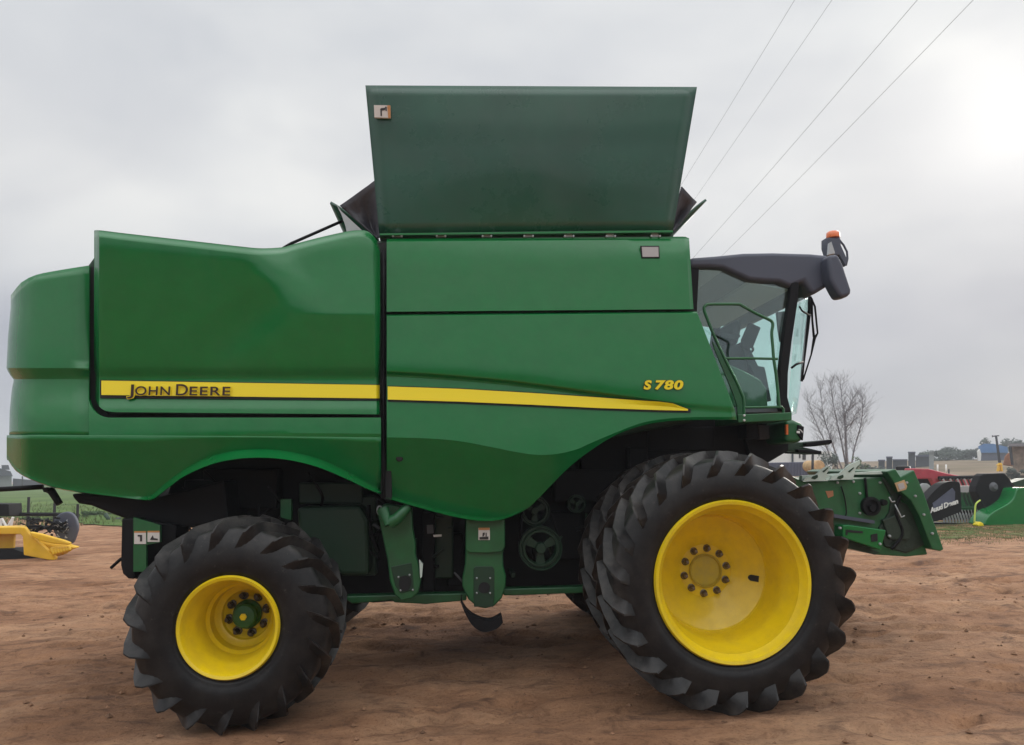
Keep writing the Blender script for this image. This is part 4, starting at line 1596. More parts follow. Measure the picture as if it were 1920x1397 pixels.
def make_wheel(cx, cz, y0, R0, Wd, rimr, nl, sweep, lugh, rimprof, nb, rb_, ydisc, hubr, kind, near=True, rot=0.0):
    """rim is the part, the rest are its sub-parts. Local frame at the wheel centre on its outer face."""
    def pl(o):
        o.location = (0, 0, 0)
        return o
    mb = MB()
    mb.lathe(rimprof, (0, 0, 0), 96)
    rim = mb.build('wheel_rim', M['yellow'], H, smooth=True, angle=28)
    s2 = rim.modifiers.new('solid', 'SOLIDIFY')
    s2.thickness = 0.008
    s2.offset = 0
    tb = tyre_mesh(R0, Wd, rimr, nl, sweep, lugh) if kind == 'front' else tyre_mesh(R0, Wd, rimr, nl, sweep, lugh, 0.34, 0.085)
    tk = 'tyre_%s' % kind
    if tk not in M:
        M[tk] = tyre_material(kind + '_tyre_rubber', R0)
    ty = tb.build('tyre', M[tk], rim, smooth=True, angle=27, bevel=0.0)
    if nb:
        for k in range(nb):
            t_ = 2 * math.pi * (k + .3) / nb
            c_ = (rb_ * math.cos(t_), ydisc, rb_ * math.sin(t_))
            m2 = MB()
            if kind == 'rear':
                m2.lathe([(.034, .006), (.033, -.012), (.022, -.016)], c_, 16)
            m2.lathe([(.028, .004), (.028, -.008), (.022, -.011)], c_, 20)
            m2.lathe([(.022, -.004), (.021, -.034), (.014, -.040)], c_, 6)
            m2.lathe([(.013, -.036), (.012, -.066), (.0001, -.068)], c_, 10)
            m2.build('wheel_nut', M['chrome'] if kind == 'front' else M['bolt'], rim, smooth=True, angle=25)
        m2 = MB()
        if kind == 'front':
            m2.lathe([(hubr, .006), (hubr, -.022), (hubr - .008, -.028), (hubr - .014, -.02), (hubr - .016, -.006), (.0001, -.004)], (0, ydisc, 0), 48)
            m2.build('hub_cap', M['hub_metal'], rim, smooth=True, angle=30)
        else:
            m2.lathe([(hubr + .016, .0), (hubr + .016, -.03), (hubr, -.05), (hubr, -.10), (hubr - .012, -.115), (hubr * .5, -.12), (.0001, -.12)], (0, ydisc, 0), 40)
            hc = m2.build('hub_cap', M['green_matt'], rim, smooth=True, angle=30)
            m2 = MB()
            m2.lathe([(hubr * .28, -.118), (hubr * .3, -.135), (hubr * .16, -.14), (.0001, -.139)], (0, ydisc, 0), 6)
            m2.build('hub_plug', M['yellow_decal'], rim)
    rim.location = (cx - H.location.x, y0 - H.location.y, cz)
    rim.rotation_euler = (0, rot, 0)
    return rim


# parts above were built in world coordinates: shift them under the Empty
for c_ in list(H.children):
    c_.location = (-H.location.x, -H.location.y, 0)

rlip = 0.530
fprof = [(rlip - .012, .03), (rlip, .022), (rlip + .004, .004), (rlip - .004, -.012), (rlip - .020, -.008), (rlip - .032, .02), (rlip - .052, .05), (rlip - .058, .14), (rlip - .085, .19),
         (rlip - .095, .30), (rlip - .105, .43), (rlip - .118, .455), (rlip - .13, .455), (rlip - .15, .468), (rlip - .22, .505), (.25, .55), (.205, .573), (.19, .583), (.0002, .584)]
fw = make_wheel(CF.x, CF.z, YF, RF, 0.52, rlip - .01, 23, 0.40, 0.078, fprof, 10, 0.163, .583, .122, 'front')
# slotted hole in the disc, cut as a dark sleeve standing proud of it
mb = MB()
t0 = -0.16
def onr(rad, dy, yy):
    return Vector((rad * math.cos(t0) - dy * math.sin(t0), yy, rad * math.sin(t0) + dy * math.cos(t0)))
hole = [(.315, -.022), (.365, -.022), (.365, .022), (.315, .022), (.302, .013), (.298, 0), (.302, -.013)]
def ysurf(rad):
    return float(np.interp(rad, [.205, .25, rlip - .22, rlip - .15], [.573, .55, .505, .468]))
fr = [onr(a_, b_, ysurf(a_) - .008) for a_, b_ in hole]
mb.prism(fr, [p + Vector((0, .01, 0)) for p in fr])
mb.build('rim_slot', M['seam'], fw)
# flange ring around the bolts
mb = MB()
mb.lathe([(.204, .002), (.202, -.004), (.19, -.006), (.115, -.006)], (0, .583, 0), 48)
mb.build('bolt_flange', M['yellow'], fw, smooth=True, angle=30)
# inner dual
fprof2 = [(rlip, 0), (rlip - .04, .04), (rlip - .1, .25), (.2, .3), (.0002, .3)]
dual = make_wheel(CF.x, CF.z, YF + .66, RF, 0.52, rlip - .01, 23, 0.40, 0.078, fprof2, 0, 0, 0, 0, 'front', rot=0.12)
rl2 = 0.318
rprof = [(rl2 - .012, .03), (rl2, .02), (rl2 + .004, .004), (rl2 - .004, -.012), (rl2 - .018, -.006), (rl2 - .03, .025), (rl2 - .035, .09), (rl2 - .06, .13), (rl2 - .065, .20), (rl2 - .075, .23),
         (rl2 - .08, .31), (rl2 - .10, .335), (rl2 - .105, .42), (rl2 - .125, .44), (rl2 - .145, .45), (rl2 - .155, .47), (.12, .50), (.0002, .50)]
rw = make_wheel(CR.x, CR.z, YR, RRr, 0.66, rl2 - .01, 19, 0.50, 0.068, rprof, 8, 0.135, .49, .082, 'rear')
# far side wheels: copies turned round
def far_copy(src, y):
    r_ = src.copy()
    COL.objects.link(r_)
    r_.location = (src.location.x, y - H.location.y, src.location.z)
    r_.rotation_euler = (0, src.rotation_euler[1] + .2, math.pi)
    for ch in src.children:
        if ch.name.startswith('tyre') or ch.name.startswith('hub'):
            d = ch.copy()
            COL.objects.link(d)
            d.parent = r_
    return r_


YA = 7.15
far_copy(dual, 2 * YA - YF)
far_copy(dual, 2 * YA - YF - .66)
far_copy(rw, 2 * YA - YR)

# --- feeder house (built directly in the machine frame)
YFH = 6.85
before = set(bpy.data.objects)
mb = MB()
mb.slab([(1420, 862), (1508, 903), (1690, 893), (1700, 905), (1740, 1040), (1700, 1044), (1640, 1040), (1600, 1030), (1560, 1020), (1500, 1000), (1440, 950)], YFH, 1.35)
fh = cp(mb, 'feeder_house', M['green_matt'], bevel=0.012)
mb = MB()
mb.slab([(1662, 884), (1679, 879), (1689, 894), (1714, 881), (1733, 925), (1752, 980), (1770, 1030), (1764, 1034), (1748, 1030), (1740, 1010), (1724, 968), (1708, 938), (1688, 922)], YFH - .12, 1.6)
fp_ = cp(mb, 'face_plate', M['green_matt'], fh, bevel=0.01)
mb = MB()
mb.slab([(1678, 906), (1696, 900), (1701, 912), (1699, 918), (1684, 922)], YFH - .127, 0.01)
cp(mb, 'warning_decal', M['straw'], fh)
mb = MB()
mb.slab([(1683, 908), (1694, 905), (1697, 915), (1687, 919)], YFH - .131, 0.006)
cp(mb, 'pictogram', M['reflector'], fh)
mb = MB()
mb.slab([(1660, 890), (1672, 900), (1690, 940), (1708, 950), (1722, 975), (1738, 1020), (1700, 1038), (1660, 1025), (1648, 990), (1668, 960), (1672, 930), (1655, 900)], YFH - .02, 0.03)
cp(mb, 'drive_cover', M['grease'], fh, bevel=0.01)
mb = MB()
mb.slab([(1580, 985), (1592, 984), (1662, 994), (1652, 1032), (1580, 1008)], YFH - .14, 0.15)
cp(mb, 'reverser_box', M['green'], fh, bevel=0.01)
mb = MB()
mb.slab([(1586, 993), (1618, 996), (1618, 1000), (1590, 998), (1589, 1004), (1586, 1003)], YFH - .145, 0.01)
mb.slab([(1633, 1003), (1645, 1000), (1646, 1015), (1634, 1016)], YFH - .145, 0.01)
cp(mb, 'box_slot', M['seam'], fh)
mb = MB()
mb.slab([(1542, 960), (1560, 963), (1640, 976), (1640, 982), (1560, 970), (1540, 966)], YFH - .06, 0.07)
cp(mb, 'drive_shaft', M['darkgrey'], fh)
mb = MB()
mb.lathe([(.085, .03), (.085, -.03), (.06, -.035), (.055, -.01), (.0002, -.01)], P(1632, 949, YFH - .02), 28)
mb.lathe([(.03, .0), (.03, -.05), (.0002, -.052)], P(1632, 952, YFH - .02), 12)
mb.lathe([(.03, .0), (.026, -.05), (.0002, -.052)], P(1654, 942, YFH - .02), 12)
cp(mb, 'sprocket', M['black'], fh, smooth=True, angle=40)
mb = MB()
mb.tube([P(x, y, YFH - .02) for x, y in bez([(1622, 896), (1624, 915), (1626, 935), (1630, 948)], 5)], .012, 6)
mb.tube([P(x, y, YFH - .02) for x, y in bez([(1577, 912), (1584, 935), (1587, 960), (1585, 968)], 5)], .006, 6)
cp(mb, 'hose', M['black'], fh, smooth=True)
mb = MB()
mb.tube([P(1667, 932, YFH - .14), P(1672, 941, YFH - .14), P(1678, 940, YFH - .14)], .006, 6)
mb.tube([P(1678, 946, YFH - .14), P(1690, 970, YFH - .14), P(1696, 967, YFH - .14)], .006, 6)
cp(mb, 'latch', M['steel'], fh, smooth=True)
mb = MB()
mb.slab([(1548, 921), (1562, 920), (1563, 930), (1553, 934)], YFH - .004, 0.01)
cp(mb, 'side_opening', M['terracotta'], fh)
for bx, by in ((1570, 905), (1600, 903), (1612, 925), (1612, 962), (1700, 905), (1716, 930), (1732, 965), (1748, 1000), (1650, 905), (1575, 990), (1650, 1020), (1668, 1005)):
    mb = MB()
    mb.lathe([(0.0001, -.012), (0.011, -.01), (0.013, .01)], P(bx, by, YFH - (.125 if bx > 1690 else .145 if by > 985 else .005)), 6)
    cp(mb, 'bolt', M['steel'], fh)
mb = MB()
mb.slab([(1500, 1000), (1560, 1004), (1650, 1036), (1640, 1040), (1600, 1030), (1500, 1008)], YFH - .03, 0.05)
cp(mb, 'lower_flange', M['green_dark'], fh)
mb = MB()
mb.tube([P(x, y, YFH - .05) for x, y in bez([(1690, 925), (1680, 960), (1692, 1000), (1672, 1030)], 5)], .014, 6)
cp(mb, 'hose', M['black'], fh, smooth=True)
mb = MB()
mb.slab([(1655, 975), (1690, 962), (1712, 990), (1706, 1012), (1668, 1012)], YFH - .05, 0.04)
cp(mb, 'chain_guard', M['grease'], fh, bevel=0.01)
# pale top rail and the two lift hooks
mb = MB()
mb.slab([(1504, 892), (1600, 886.5), (1678, 882), (1668, 889), (1600, 890), (1504, 902)], YFH - .03, 0.06)
cp(mb, 'top_rail', M['green_pale'], fh)
for o_ in (((1506, 902), (1510, 896), (1528, 892), (1544, 878), (1552, 874), (1558, 876), (1550, 888), (1548, 899), (1553, 902)), ((1557, 900), (1560, 893), (1572, 890), (1592, 872), (1612, 863), (1613, 869), (1605, 877), (1600, 896), (1600, 899))):
    mb = MB()
    mb.slab(list(o_), YFH - .06, 0.025)
    hk = cp(mb, 'lift_hook', M['green_pale'], fh)
    cx = o_[3][0] - 14
    mb = MB()
    mb.slab([(cx - 9, 899 - 2), (cx - 6, 893), (cx + 3, 890), (cx + 4, 895), (cx - 2, 899)], YFH - .064, 0.01)
    mb.slab([(cx + 12, 884), (cx + 22, 876.5), (cx + 24, 877), (cx + 15, 886)], YFH - .064, 0.01)
    cp(mb, 'hook_slot', M['green_dark'], fh)
for o_ in set(bpy.data.objects) - before:
    if o_.parent is H:
        o_.location = (-H.location.x, -H.location.y, 0)

# ================================================================== POWER LINES
WV = CAM  # wires run level and away from the viewer's side of the yard
M['wire'] = material('overhead_wire', (0.05, 0.05, 0.055), 0.6)
vpd = ray(921, 863)
vpd = Vector((vpd.x, vpd.y, 0)).normalized()
sidev = Vector((vpd.y, -vpd.x, 0))
for i, (px, lab) in enumerate(((1490, 'thin overhead wire leftmost of the four crossing the sky'), (1560, 'overhead wire second from the left, crossing the sky beside the faintest one'),
                               (1720, 'overhead wire third from the left in the sky above the cab roof'), (1825, 'rightmost overhead wire, nearest to the bright patch of sky'))):
    d = ray(px, 0)
    t = 6.2 / d.z
    p0 = CAM + d * t
    mb = MB()
    pts = []
    for k in range(40):
        s_ = -12 + k * 2.6
        z = p0.z + 0.0009 * (s_ - 20) ** 2 - 0.0009 * 400
        pts.append((p0.x + vpd.x * s_, p0.y + vpd.y * s_, z))
    mb.tube(pts, 0.0030 if i > 1 else 0.0022, 5)
    tag(mb.build('power_line', M['wire'], smooth=True), lab, 'power line', 'overhead wires')


# ================================================================== BACKGROUND
def bslab(mb, pts, Y, th):
    if th < 1.0:
        return mb.slab(pts, Y, th)
    fr = [P(x, y, Y) for x, y in pts]
    a2 = sum(fr[i].x * fr[(i + 1) % len(fr)].z - fr[(i + 1) % len(fr)].x * fr[i].z for i in range(len(fr)))
    if a2 < 0:
        fr = fr[::-1]
    cxm = sum(p.x for p in fr) / len(fr)
    return mb.prism(fr, [p + Vector((cxm / Y * th, th, 0)) for p in fr])


def finish(t):
    for c_ in t.children:
        if c_.parent is t and c_.name not in done:
            c_.location = c_.location - t.location
            done.add(c_.name)


done = set()


def part(t, mb, name, mat, parent=None, **kw):
    o = mb.build(name, mat, parent or t, **kw)
    if parent is None:
        o.location = (-t.location.x, -t.location.y, -t.location.z)
    return o


# --- yellow header on the left
Yh = 17.0
t = thing('harvester_header', 'yellow grain header lying on the dirt at the left edge of the yard', 'header', G(60, 1050))
mb = MB()
bslab(mb, [(-90, 990), (38, 988), (48, 1000), (38, 1002), (-90, 1002)], Yh, .5)
bslab(mb, [(-90, 1002), (26, 1001), (24, 1030), (-90, 1034)], Yh + .3, .1)
part(t, mb, 'back_frame', M['yellow_old'], bevel=.02)
mb = MB()
bslab(mb, [(-90, 1032), (24, 1029), (44, 1036), (60, 1044), (90, 1048), (60, 1052), (-90, 1056)], Yh + .1, .4)
part(t, mb, 'shadow_slab', M['black'])  # black slab standing in for the shadow below the header
mb = MB()
bslab(mb, [(36, 988), (46, 989), (54, 1000), (104, 1045), (102, 1051), (90, 1050), (44, 1041), (42, 1006), (36, 1000)], Yh - .3, .12)
part(t, mb, 'end_plate', M['yellow_old'], bevel=.02)
mb = MB()
bslab(mb, [(54, 997), (75, 1001), (100, 1008), (118, 1013), (131, 1018), (128, 1022), (100, 1020), (72, 1014), (58, 1006)], Yh - .4, .12)
part(t, mb, 'divider', M['yellow_old'], bevel=.03)
mb = MB()
bslab(mb, [(60, 1010), (100, 1019), (122, 1021), (143, 1027), (128, 1032), (116, 1040), (104, 1045), (96, 1038)], Yh - .1, .25)
part(t, mb, 'snout', M['yellow_old'], bevel=.05)
mb = MB()
for k in range(7):
    x = 98 + k * 5
    mb.tube([P(x, 1028, Yh - .25), P(x + 3, 1040 - k * 1.5, Yh - .35)], [.05, .03], 6)
part(t, mb, 'cutter_fingers', M['yellow_old'], smooth=True)
mb = MB()
cw = P(121, 989, Yh + .2)
bslab(mb, bez([(98, 992), (101, 974), (112, 963), (127, 960), (139, 968), (145, 986), (142, 1002), (134, 1019), (122, 1014), (108, 1010), (98, 992)], 4)[:-1], Yh + .25, .12)
part(t, mb, 'reel_end_disc', M['darkgrey'], bevel=.03)
mb = MB()
rr_ = random.Random(5)
for k in range(46):
    x, y = rr_.uniform(50, 118), rr_.uniform(972, 1003)
    mb.tube([P(x, y, Yh + rr_.uniform(0, .5)), P(x + rr_.uniform(-18, 18), y + rr_.uniform(-9, 10), Yh + rr_.uniform(0, .5))], rr_.uniform(.008, .03), 5)
bslab(mb, [(50, 985), (120, 988), (120, 994), (50, 992)], Yh + .2, .1)
bslab(mb, [(104, 985), (116, 978), (130, 984), (132, 1000), (120, 1012), (106, 1004)], Yh + .3, .1)
part(t, mb, 'reel', M['black'], smooth=True, angle=40)
mb = MB()
for k in range(30):
    x, y = rr_.uniform(106, 132), rr_.uniform(974, 1012)
    mb.tube([P(x, y, Yh + .18), P(x + rr_.uniform(-5, 5), y + rr_.uniform(-6, 6), Yh + .18)], rr_.uniform(.006, .012), 4)
part(t, mb, 'bright_fittings', M['steel'])

# --- black trailer frame behind it
t = thing('header_trailer', 'dark steel trailer frame with slim uprights parked behind the yellow header', 'trailer', G(20, 1005))
mb = MB()
bslab(mb, [(-60, 944), (16, 945), (17, 968), (-60, 968)], 20, .6)
part(t, mb, 'dark_board', M['black'], bevel=.02)
mb = MB()
for y in (964.5, ):
    mb.tube([P(-60, y, 20.5), P(140, y, 20.5)], .05, 6)
mb.tube([P(0, 970, 20.2), P(6, 988, 20.2)], .03, 6)
part(t, mb, 'long_beam', M['black'])
for xy in (((1, 972), (2, 990)), ((3, 972), (13, 990)), ((25, 970), (13, 990)), ((24, 970), (20, 990))):
    mb = MB()
    mb.tube([P(*xy[0], 19.8), P(*xy[1], 19.8)], .03, 6)
    part(t, mb, 'white_brace', M['white'])
for x, y0 in ((53, 932), (102, 938), (145, 945)):
    mb = MB()
    mb.tube([P(x + 1, y0, 21), P(x - 1, 992, 21)], .035, 6)
    part(t, mb, 'upright', M['wood'])

# --- left far building
t = thing('farm_building', 'pale grey shed with a grey roof beyond the green field', 'building', G(20, 912))
mb = MB()
bslab(mb, [(-120, 892), (22, 892), (22, 913), (-120, 915)], 140, 10)
part(t, mb, 'wall', M['far_grey'])
mb = MB()
bslab(mb, [(-120, 878), (0, 878), (20, 884), (24, 893), (-120, 893)], 139, 12)
bslab(mb, [(3, 872), (16, 872), (18, 880), (3, 880)], 139.5, 6)
part(t, mb, 'roof', M['far_dark'])
mb = MB()
bslab(mb, [(24, 897), (60, 900), (84, 906), (84, 912), (24, 912)], 145, 10)
part(t, mb, 'lean_to', M['far_dark'])
mb = MB()
bslab(mb, [(-8, 897), (-2, 897), (-2, 912), (-8, 912)], 138.8, .2)
part(t, mb, 'door', M['white'])
mb = MB()
mb.tube([P(42, 893, 100), P(42, 914, 100)], .08, 5)
tag(mb.build('fence_post', M['wood']), 'thin dark post standing beside the pale grey farm shed', 'post')

# --- leaves
def leaf_mat(name, cols):
    m = material(name, cols[0], 0.85, var=0.45, vscale=1.2, spec=0.15)
    return m


M['leaf_far'] = leaf_mat('distant_foliage', [(0.085, 0.105, 0.085)])
M['leaf_mid'] = leaf_mat('bush_foliage', [(0.07, 0.11, 0.05)])
M['leaf_grey'] = leaf_mat('greyish_scrub', [(0.10, 0.12, 0.105)])


def crown(c_, rx_, ry_, rz_, n, leaf, seed, mat, parent):
    rn = random.Random(seed)
    mb = MB()
    cl_ = [(Vector((rn.gauss(0, .45), rn.gauss(0, .45), rn.uniform(-.8, .75))), rn.uniform(.25, .5)) for _ in range(11)]
    for k in range(n):
        q_, rad = rn.choice(cl_)
        d = Vector((rn.gauss(0, 1), rn.gauss(0, 1), rn.gauss(0, 1))).normalized() * rad * (rn.random() ** .35)
        p = q_ + d
        p = Vector((c_[0] + p.x * rx_, c_[1] + p.y * ry_, max(0.02, c_[2] + p.z * rz_)))
        u = Vector((rn.gauss(0, 1), rn.gauss(0, 1), rn.gauss(0, 1))).normalized() * leaf
        v = u.orthogonal().normalized() * leaf * rn.uniform(.5, .9)
        mb.add([p - u, p - v * .8, p + u * .9, p + v], [(0, 1, 2, 3)])
    return mb.build('crown', mat, parent)


def tree(px, pbase, ptop, wpx, dist, seed, label, name='tree', mat='leaf_far', n=1500, group=None, leaf=None, low=.12):
    base_ = P(px, pbase, dist)
    top = P(px, ptop, dist)
    gz_ = 0.0
    h = top.z - gz_
    wd = wpx / F_PX * dist
    t = thing(name, label, name.replace('_', ' '), (base_.x, dist, gz_), group)
    mb = MB()
    mb.tube([(0, 0, 0), (.02 * h, 0, .3 * h), (-.01 * h, 0, .75 * h)], [.05 * h * .6, .03 * h, .008 * h], 7)
    mb.tube([(.01 * h, 0, .25 * h), (.15 * wd, 0, .6 * h)], [.02 * h, .006 * h], 5)
    mb.tube([(.01 * h, 0, .2 * h), (-.18 * wd, 0, .55 * h)], [.02 * h, .006 * h], 5)
    mb.build('trunk', M['bark'], t)
    crown((0, 0, h * (.5 + low / 2)), wd * .62, wd * .62, h * .50, n, leaf or .035 * h, seed, M[mat], t)
    return t


specs = [(1753, 847, 40, 'rounded grey-green tree farthest left in the far treeline'), (1780, 843, 42, 'broad dark tree left of centre in the far treeline'), (1806, 845, 36, 'low dark tree in the middle of the far treeline'),
         (1822, 839, 30, 'taller tree in the far treeline just left of the blue shed')]
for i, (px, pt_, wpx, lab) in enumerate(specs):
    tree(px, 870, pt_, wpx + 10, 118 + i * 3, 20 + i, lab, group='trees along the far edge', n=1700, leaf=.22)
tree(1850, 866, 824, 44, 150, 31, 'grey-green tree rising behind the blue shed roof', group='trees along the far edge', n=1500, leaf=.3)
tree(1879, 866, 828, 36, 150, 32, 'tree behind the blue shed to the right of its pole', group='trees along the far edge', n=1300, leaf=.3)
tree(1915, 866, 826, 34, 130, 33, 'tree top showing above the brown stone hut', group='trees along the far edge', n=1300, leaf=.28)
# green scrub at the left behind the header
tree(182, 982, 957, 34, 36, 41, 'leafy green bush on the field edge beyond the yellow header', 'bush', 'leaf_mid', 1300, leaf=.05, low=-.05)
tree(158, 985, 958, 16, 34, 42, 'small yellowish bush beside the thin upright post', 'bush', 'leaf_mid', 600, leaf=.05, low=-.05)
tree(80, 990, 968, 44, 33, 43, 'low scrubby bush behind the yellow header reel', 'bush', 'leaf_mid', 1200, leaf=.05, low=-.05)
# tank on the right field: pale trough and dark machine
t = thing('field_trough', 'long pale trough lying on the grass near the leafy bush', 'trough', G(182, 984))
mb = MB()
bslab(mb, [(160, 973), (196, 972), (200, 977), (176, 981), (160, 980)], 33, .5)
part(t, mb, 'basin', M['green_pale'], bevel=.03)
mb = MB()
bslab(mb, [(163, 979), (167, 979), (167, 985), (163, 985)], 33.1, .1)
bslab(mb, [(190, 977), (194, 977), (194, 983), (190, 983)], 33.1, .1)
part(t, mb, 'foot', M['far_dark'])
t = thing('farm_implement', 'dark low farm implement with a raised green arm beside the pale trough', 'implement', G(212, 986))
mb = MB()
bslab(mb, [(193, 984), (200, 976), (214, 974), (228, 972), (232, 985)], 31.5, 1.2)
part(t, mb, 'frame', M['black'], bevel=.05)
mb = MB()
mb.tube([P(197, 964, 31.4), P(203, 972, 31.4), P(205, 982, 31.4)], .08, 6)
part(t, mb, 'arm', M['green_dark'], smooth=True)

# --- bare tree on the right
def bare_tree():
    base_ = G(1590, 905)
    D = 48.0
    b0_ = P(1592, 893, D)
    t = thing('bare_tree', 'leafless multi-stemmed tree with fine twigs behind the feeder house', 'tree', (b0_.x, D, 0))
    mb = MB()
    rn = random.Random(17)
    tw = MB()

    def twig(p, d, L, r_, depth):
        n = 4
        pts = [p]
        q = p
        dd = d.copy()
        for _ in range(n):
            dd = (dd + Vector((rn.gauss(0, .13), rn.gauss(0, .13), rn.gauss(.05, .06)))).normalized()
            q = q + dd * L / n
            pts.append(q)
        (tw if depth > 0 else mb).tube(pts, [r_ * (1 - .65 * i / n) for i in range(n + 1)], 4 if depth > 0 else 6, cap=False)
        if depth < 3:
            for _ in range((4, 4, 3)[depth]):
                i = rn.randint(1, n)
                s_ = 1 if rn.random() < .5 else -1
                nd = (dd + Vector((s_ * rn.uniform(.25, .9), rn.gauss(0, .5), rn.uniform(-.1, .3)))).normalized()
                twig(pts[i], nd, L * rn.uniform(.4, .65), r_ * .5, depth + 1)
    stems = [[(1592, 905), (1560, 862), (1543, 820), (1529, 790), (1515, 750)], [(1590, 905), (1567, 850), (1553, 808), (1543, 775), (1538, 725)],
             [(1592, 905), (1580, 840), (1569, 790), (1562, 755), (1557, 718)], [(1594, 905), (1586, 850), (1584, 800), (1580, 755), (1575, 716)],
             [(1594, 905), (1600, 850), (1612, 805), (1617, 775), (1617, 745)], [(1593, 905), (1586, 810), (1596, 795), (1606, 772)], [(1592, 905), (1584, 790), (1592, 765), (1600, 745)]]
    for st_ in stems:
        pts3 = [P(x, y, D + rn.uniform(-.4, .4)) - Vector((b0_.x, D, 0)) for x, y in bez(st_, 4)]
        n = len(pts3)
        mb.tube(pts3, [.062 * (1 - .86 * i / n) for i in range(n)], 6, cap=False)
        for i in range(4, n):
            for _ in range(5):
                s_ = rn.choice((-1, 1))
                d = (pts3[i] - pts3[i - 1]).normalized() + Vector((s_ * rn.uniform(.25, .8), rn.gauss(0, .5), .1))
                twig(pts3[i], d.normalized(), rn.uniform(.6, 1.25) * (1.25 - .6 * i / n), .0095, 1)
    mb.build('trunk', M['bark'], t)
    tw.build('crown', M['bark'], t)


bare_tree()
tree(1572, 895, 849, 40, 44, 51, 'grey-green bush growing around the foot of the bare tree', 'bush', 'leaf_grey', 1500, leaf=.07, low=-.05)
tree(1601, 895, 852, 34, 43.5, 52, 'greenish shrub just right of the foot of the bare tree', 'bush', 'leaf_mid', 1000, leaf=.06, low=-.05)
tree(1628, 890, 868, 60, 60, 53, 'low dark scrub between the bare tree and the dark block towers', 'bush', 'leaf_grey', 1500, leaf=.09, low=-.05)
tree(1553, 892, 858, 20, 46, 54, 'dark clipped bush left of the bare tree trunk', 'bush', 'leaf_far', 800, leaf=.06, low=-.05)

# --- white building, container, bale
t = thing('white_building', 'white building with small dark windows seen under the cab steps', 'building', G(1490, 895))
mb = MB()
bslab(mb, [(1452, 846), (1560, 846), (1560, 885), (1440, 885), (1440, 856)], 62, 8)
part(t, mb, 'wall', M['white'])
for x0, x1, y0, y1 in ((1498.5, 1501, 852, 859), (1505, 1511, 852, 862)):
    mb = MB()
    bslab(mb, [(x0, y0), (x1, y0), (x1, y1), (x0, y1)], 61.95, .1)
    part(t, mb, 'window', M['ink'])
mb = MB()
bslab(mb, [(1486, 840), (1488, 840), (1488, 868), (1486, 868)], 61.8, .2)
part(t, mb, 'downpipe', M['far_dark'])
t = thing('shipping_container', 'blue-grey container standing in front of the white building', 'container', G(1470, 905))
mb = MB()
bslab(mb, [(1420, 868), (1516, 866), (1517, 892), (1420, 896)], 42, 2.4)
part(t, mb, 'box', M['blue_grey'], bevel=.03)
for x in range(1424, 1516, 6):
    mb = MB()
    bslab(mb, [(x, 869), (x + 1.5, 869), (x + 1.5, 893), (x, 893)], 41.95, .06)
    part(t, mb, 'corrugation', M['blue_grey'])
mb = MB()
mb.tube([P(1524, 850, 30), P(1523, 905, 30)], .05, 6)
mb.tube([P(1515, 849, 30), P(1525, 849, 30)], .02, 5)
tag(mb.build('yard_post', M['wood'], smooth=True), 'brown post right of the blue-grey container under the cab steps', 'post')
mb = MB()
c_ = P(1531, 874, 36)
mb.lathe([(.0002, -.3), (.24, -.3), (.28, -.26), (.28, .9), (.0002, .95)], c_, 24)
tag(mb.build('straw_bale', M['straw'], smooth=True, angle=40), 'tan round bale lying right of the brown post', 'bale')

# --- far dark blocks
for (x0, x1, y0, y1, D, nm, lab, mk) in ((1647, 1659, 863, 884, 92, 'storage_tower', 'short dark tower farthest left in the far row', 'far_dark'),
                                         (1662, 1673, 857, 884, 94, 'storage_tower', 'dark tower with a flared top, second from the left in the far row', 'far_dark'),
                                         (1674, 1701, 862, 884, 96, 'storage_shed', 'low dark shed between the far towers', 'far_dark'),
                                         (1703, 1716, 848, 884, 90, 'storage_tower', 'tallest dark block tower in the far row', 'far_dark'),
                                         (1717, 1743, 855, 884, 98, 'storage_shed', 'slate shed right of the tallest dark tower', 'far_dark'),
                                         (1742, 1751, 847, 884, 91, 'silo', 'slim pale grey silo at the right end of the far row', 'far_grey')):
    t = thing(nm, lab, nm.replace('_', ' '), G((x0 + x1) / 2, 885))
    mb = MB()
    bslab(mb, [(x0, y0), (x1, y0 - (2 if x0 == 1717 else 0)), (x1, y1 + 2), (x0, y1 + 2)], D, 3)
    part(t, mb, 'wall', M[mk])
    mb = MB()
    bslab(mb, [(x0 - .7, y0 - 1), (x1 + .7, y0 - 1 - (2 if x0 == 1717 else 0)), (x1 + .7, y0 + 1.5), (x0 - .7, y0 + 1.5)], D - .2, 3.4)
    part(t, mb, 'roof', M['far_grey'] if mk == 'far_grey' else M['blue_grey'])
# blue shed, hut, pole
t = thing('blue_shed', 'blue sheet-metal shed on the rise with dark open front', 'shed', G(1860, 866))
mb = MB()
bslab(mb, [(1834, 837), (1845, 832), (1862, 832), (1889, 838), (1890, 849), (1836, 849)], 112, 12)
part(t, mb, 'roof', M['far_blue'])
mb = MB()
bslab(mb, [(1836, 849), (1889, 849), (1888, 870), (1838, 870)], 112.3, 11)
part(t, mb, 'wall', M['blue_grey'])
mb = MB()
bslab(mb, [(1834, 846), (1837.5, 842), (1840, 852), (1839, 864), (1836, 864)], 111.7, .3)
part(t, mb, 'white_flap', M['white'])
t = thing('stone_hut', 'rough brown stone hut with a projecting roof at the right edge', 'hut', G(1910, 880))
mb = MB()
bslab(mb, [(1895, 835), (1990, 835), (1990, 885), (1900, 885)], 60, 8)
part(t, mb, 'wall', M['brick'])
mb = MB()
bslab(mb, [(1888, 832), (1990, 829), (1990, 837), (1892, 837)], 59.5, 9)
part(t, mb, 'roof', M['bark'])
mb = MB()
bslab(mb, [(1894, 837), (1897, 837), (1901, 872), (1899, 872)], 59.4, .2)
part(t, mb, 'corner_post', M['wood'])
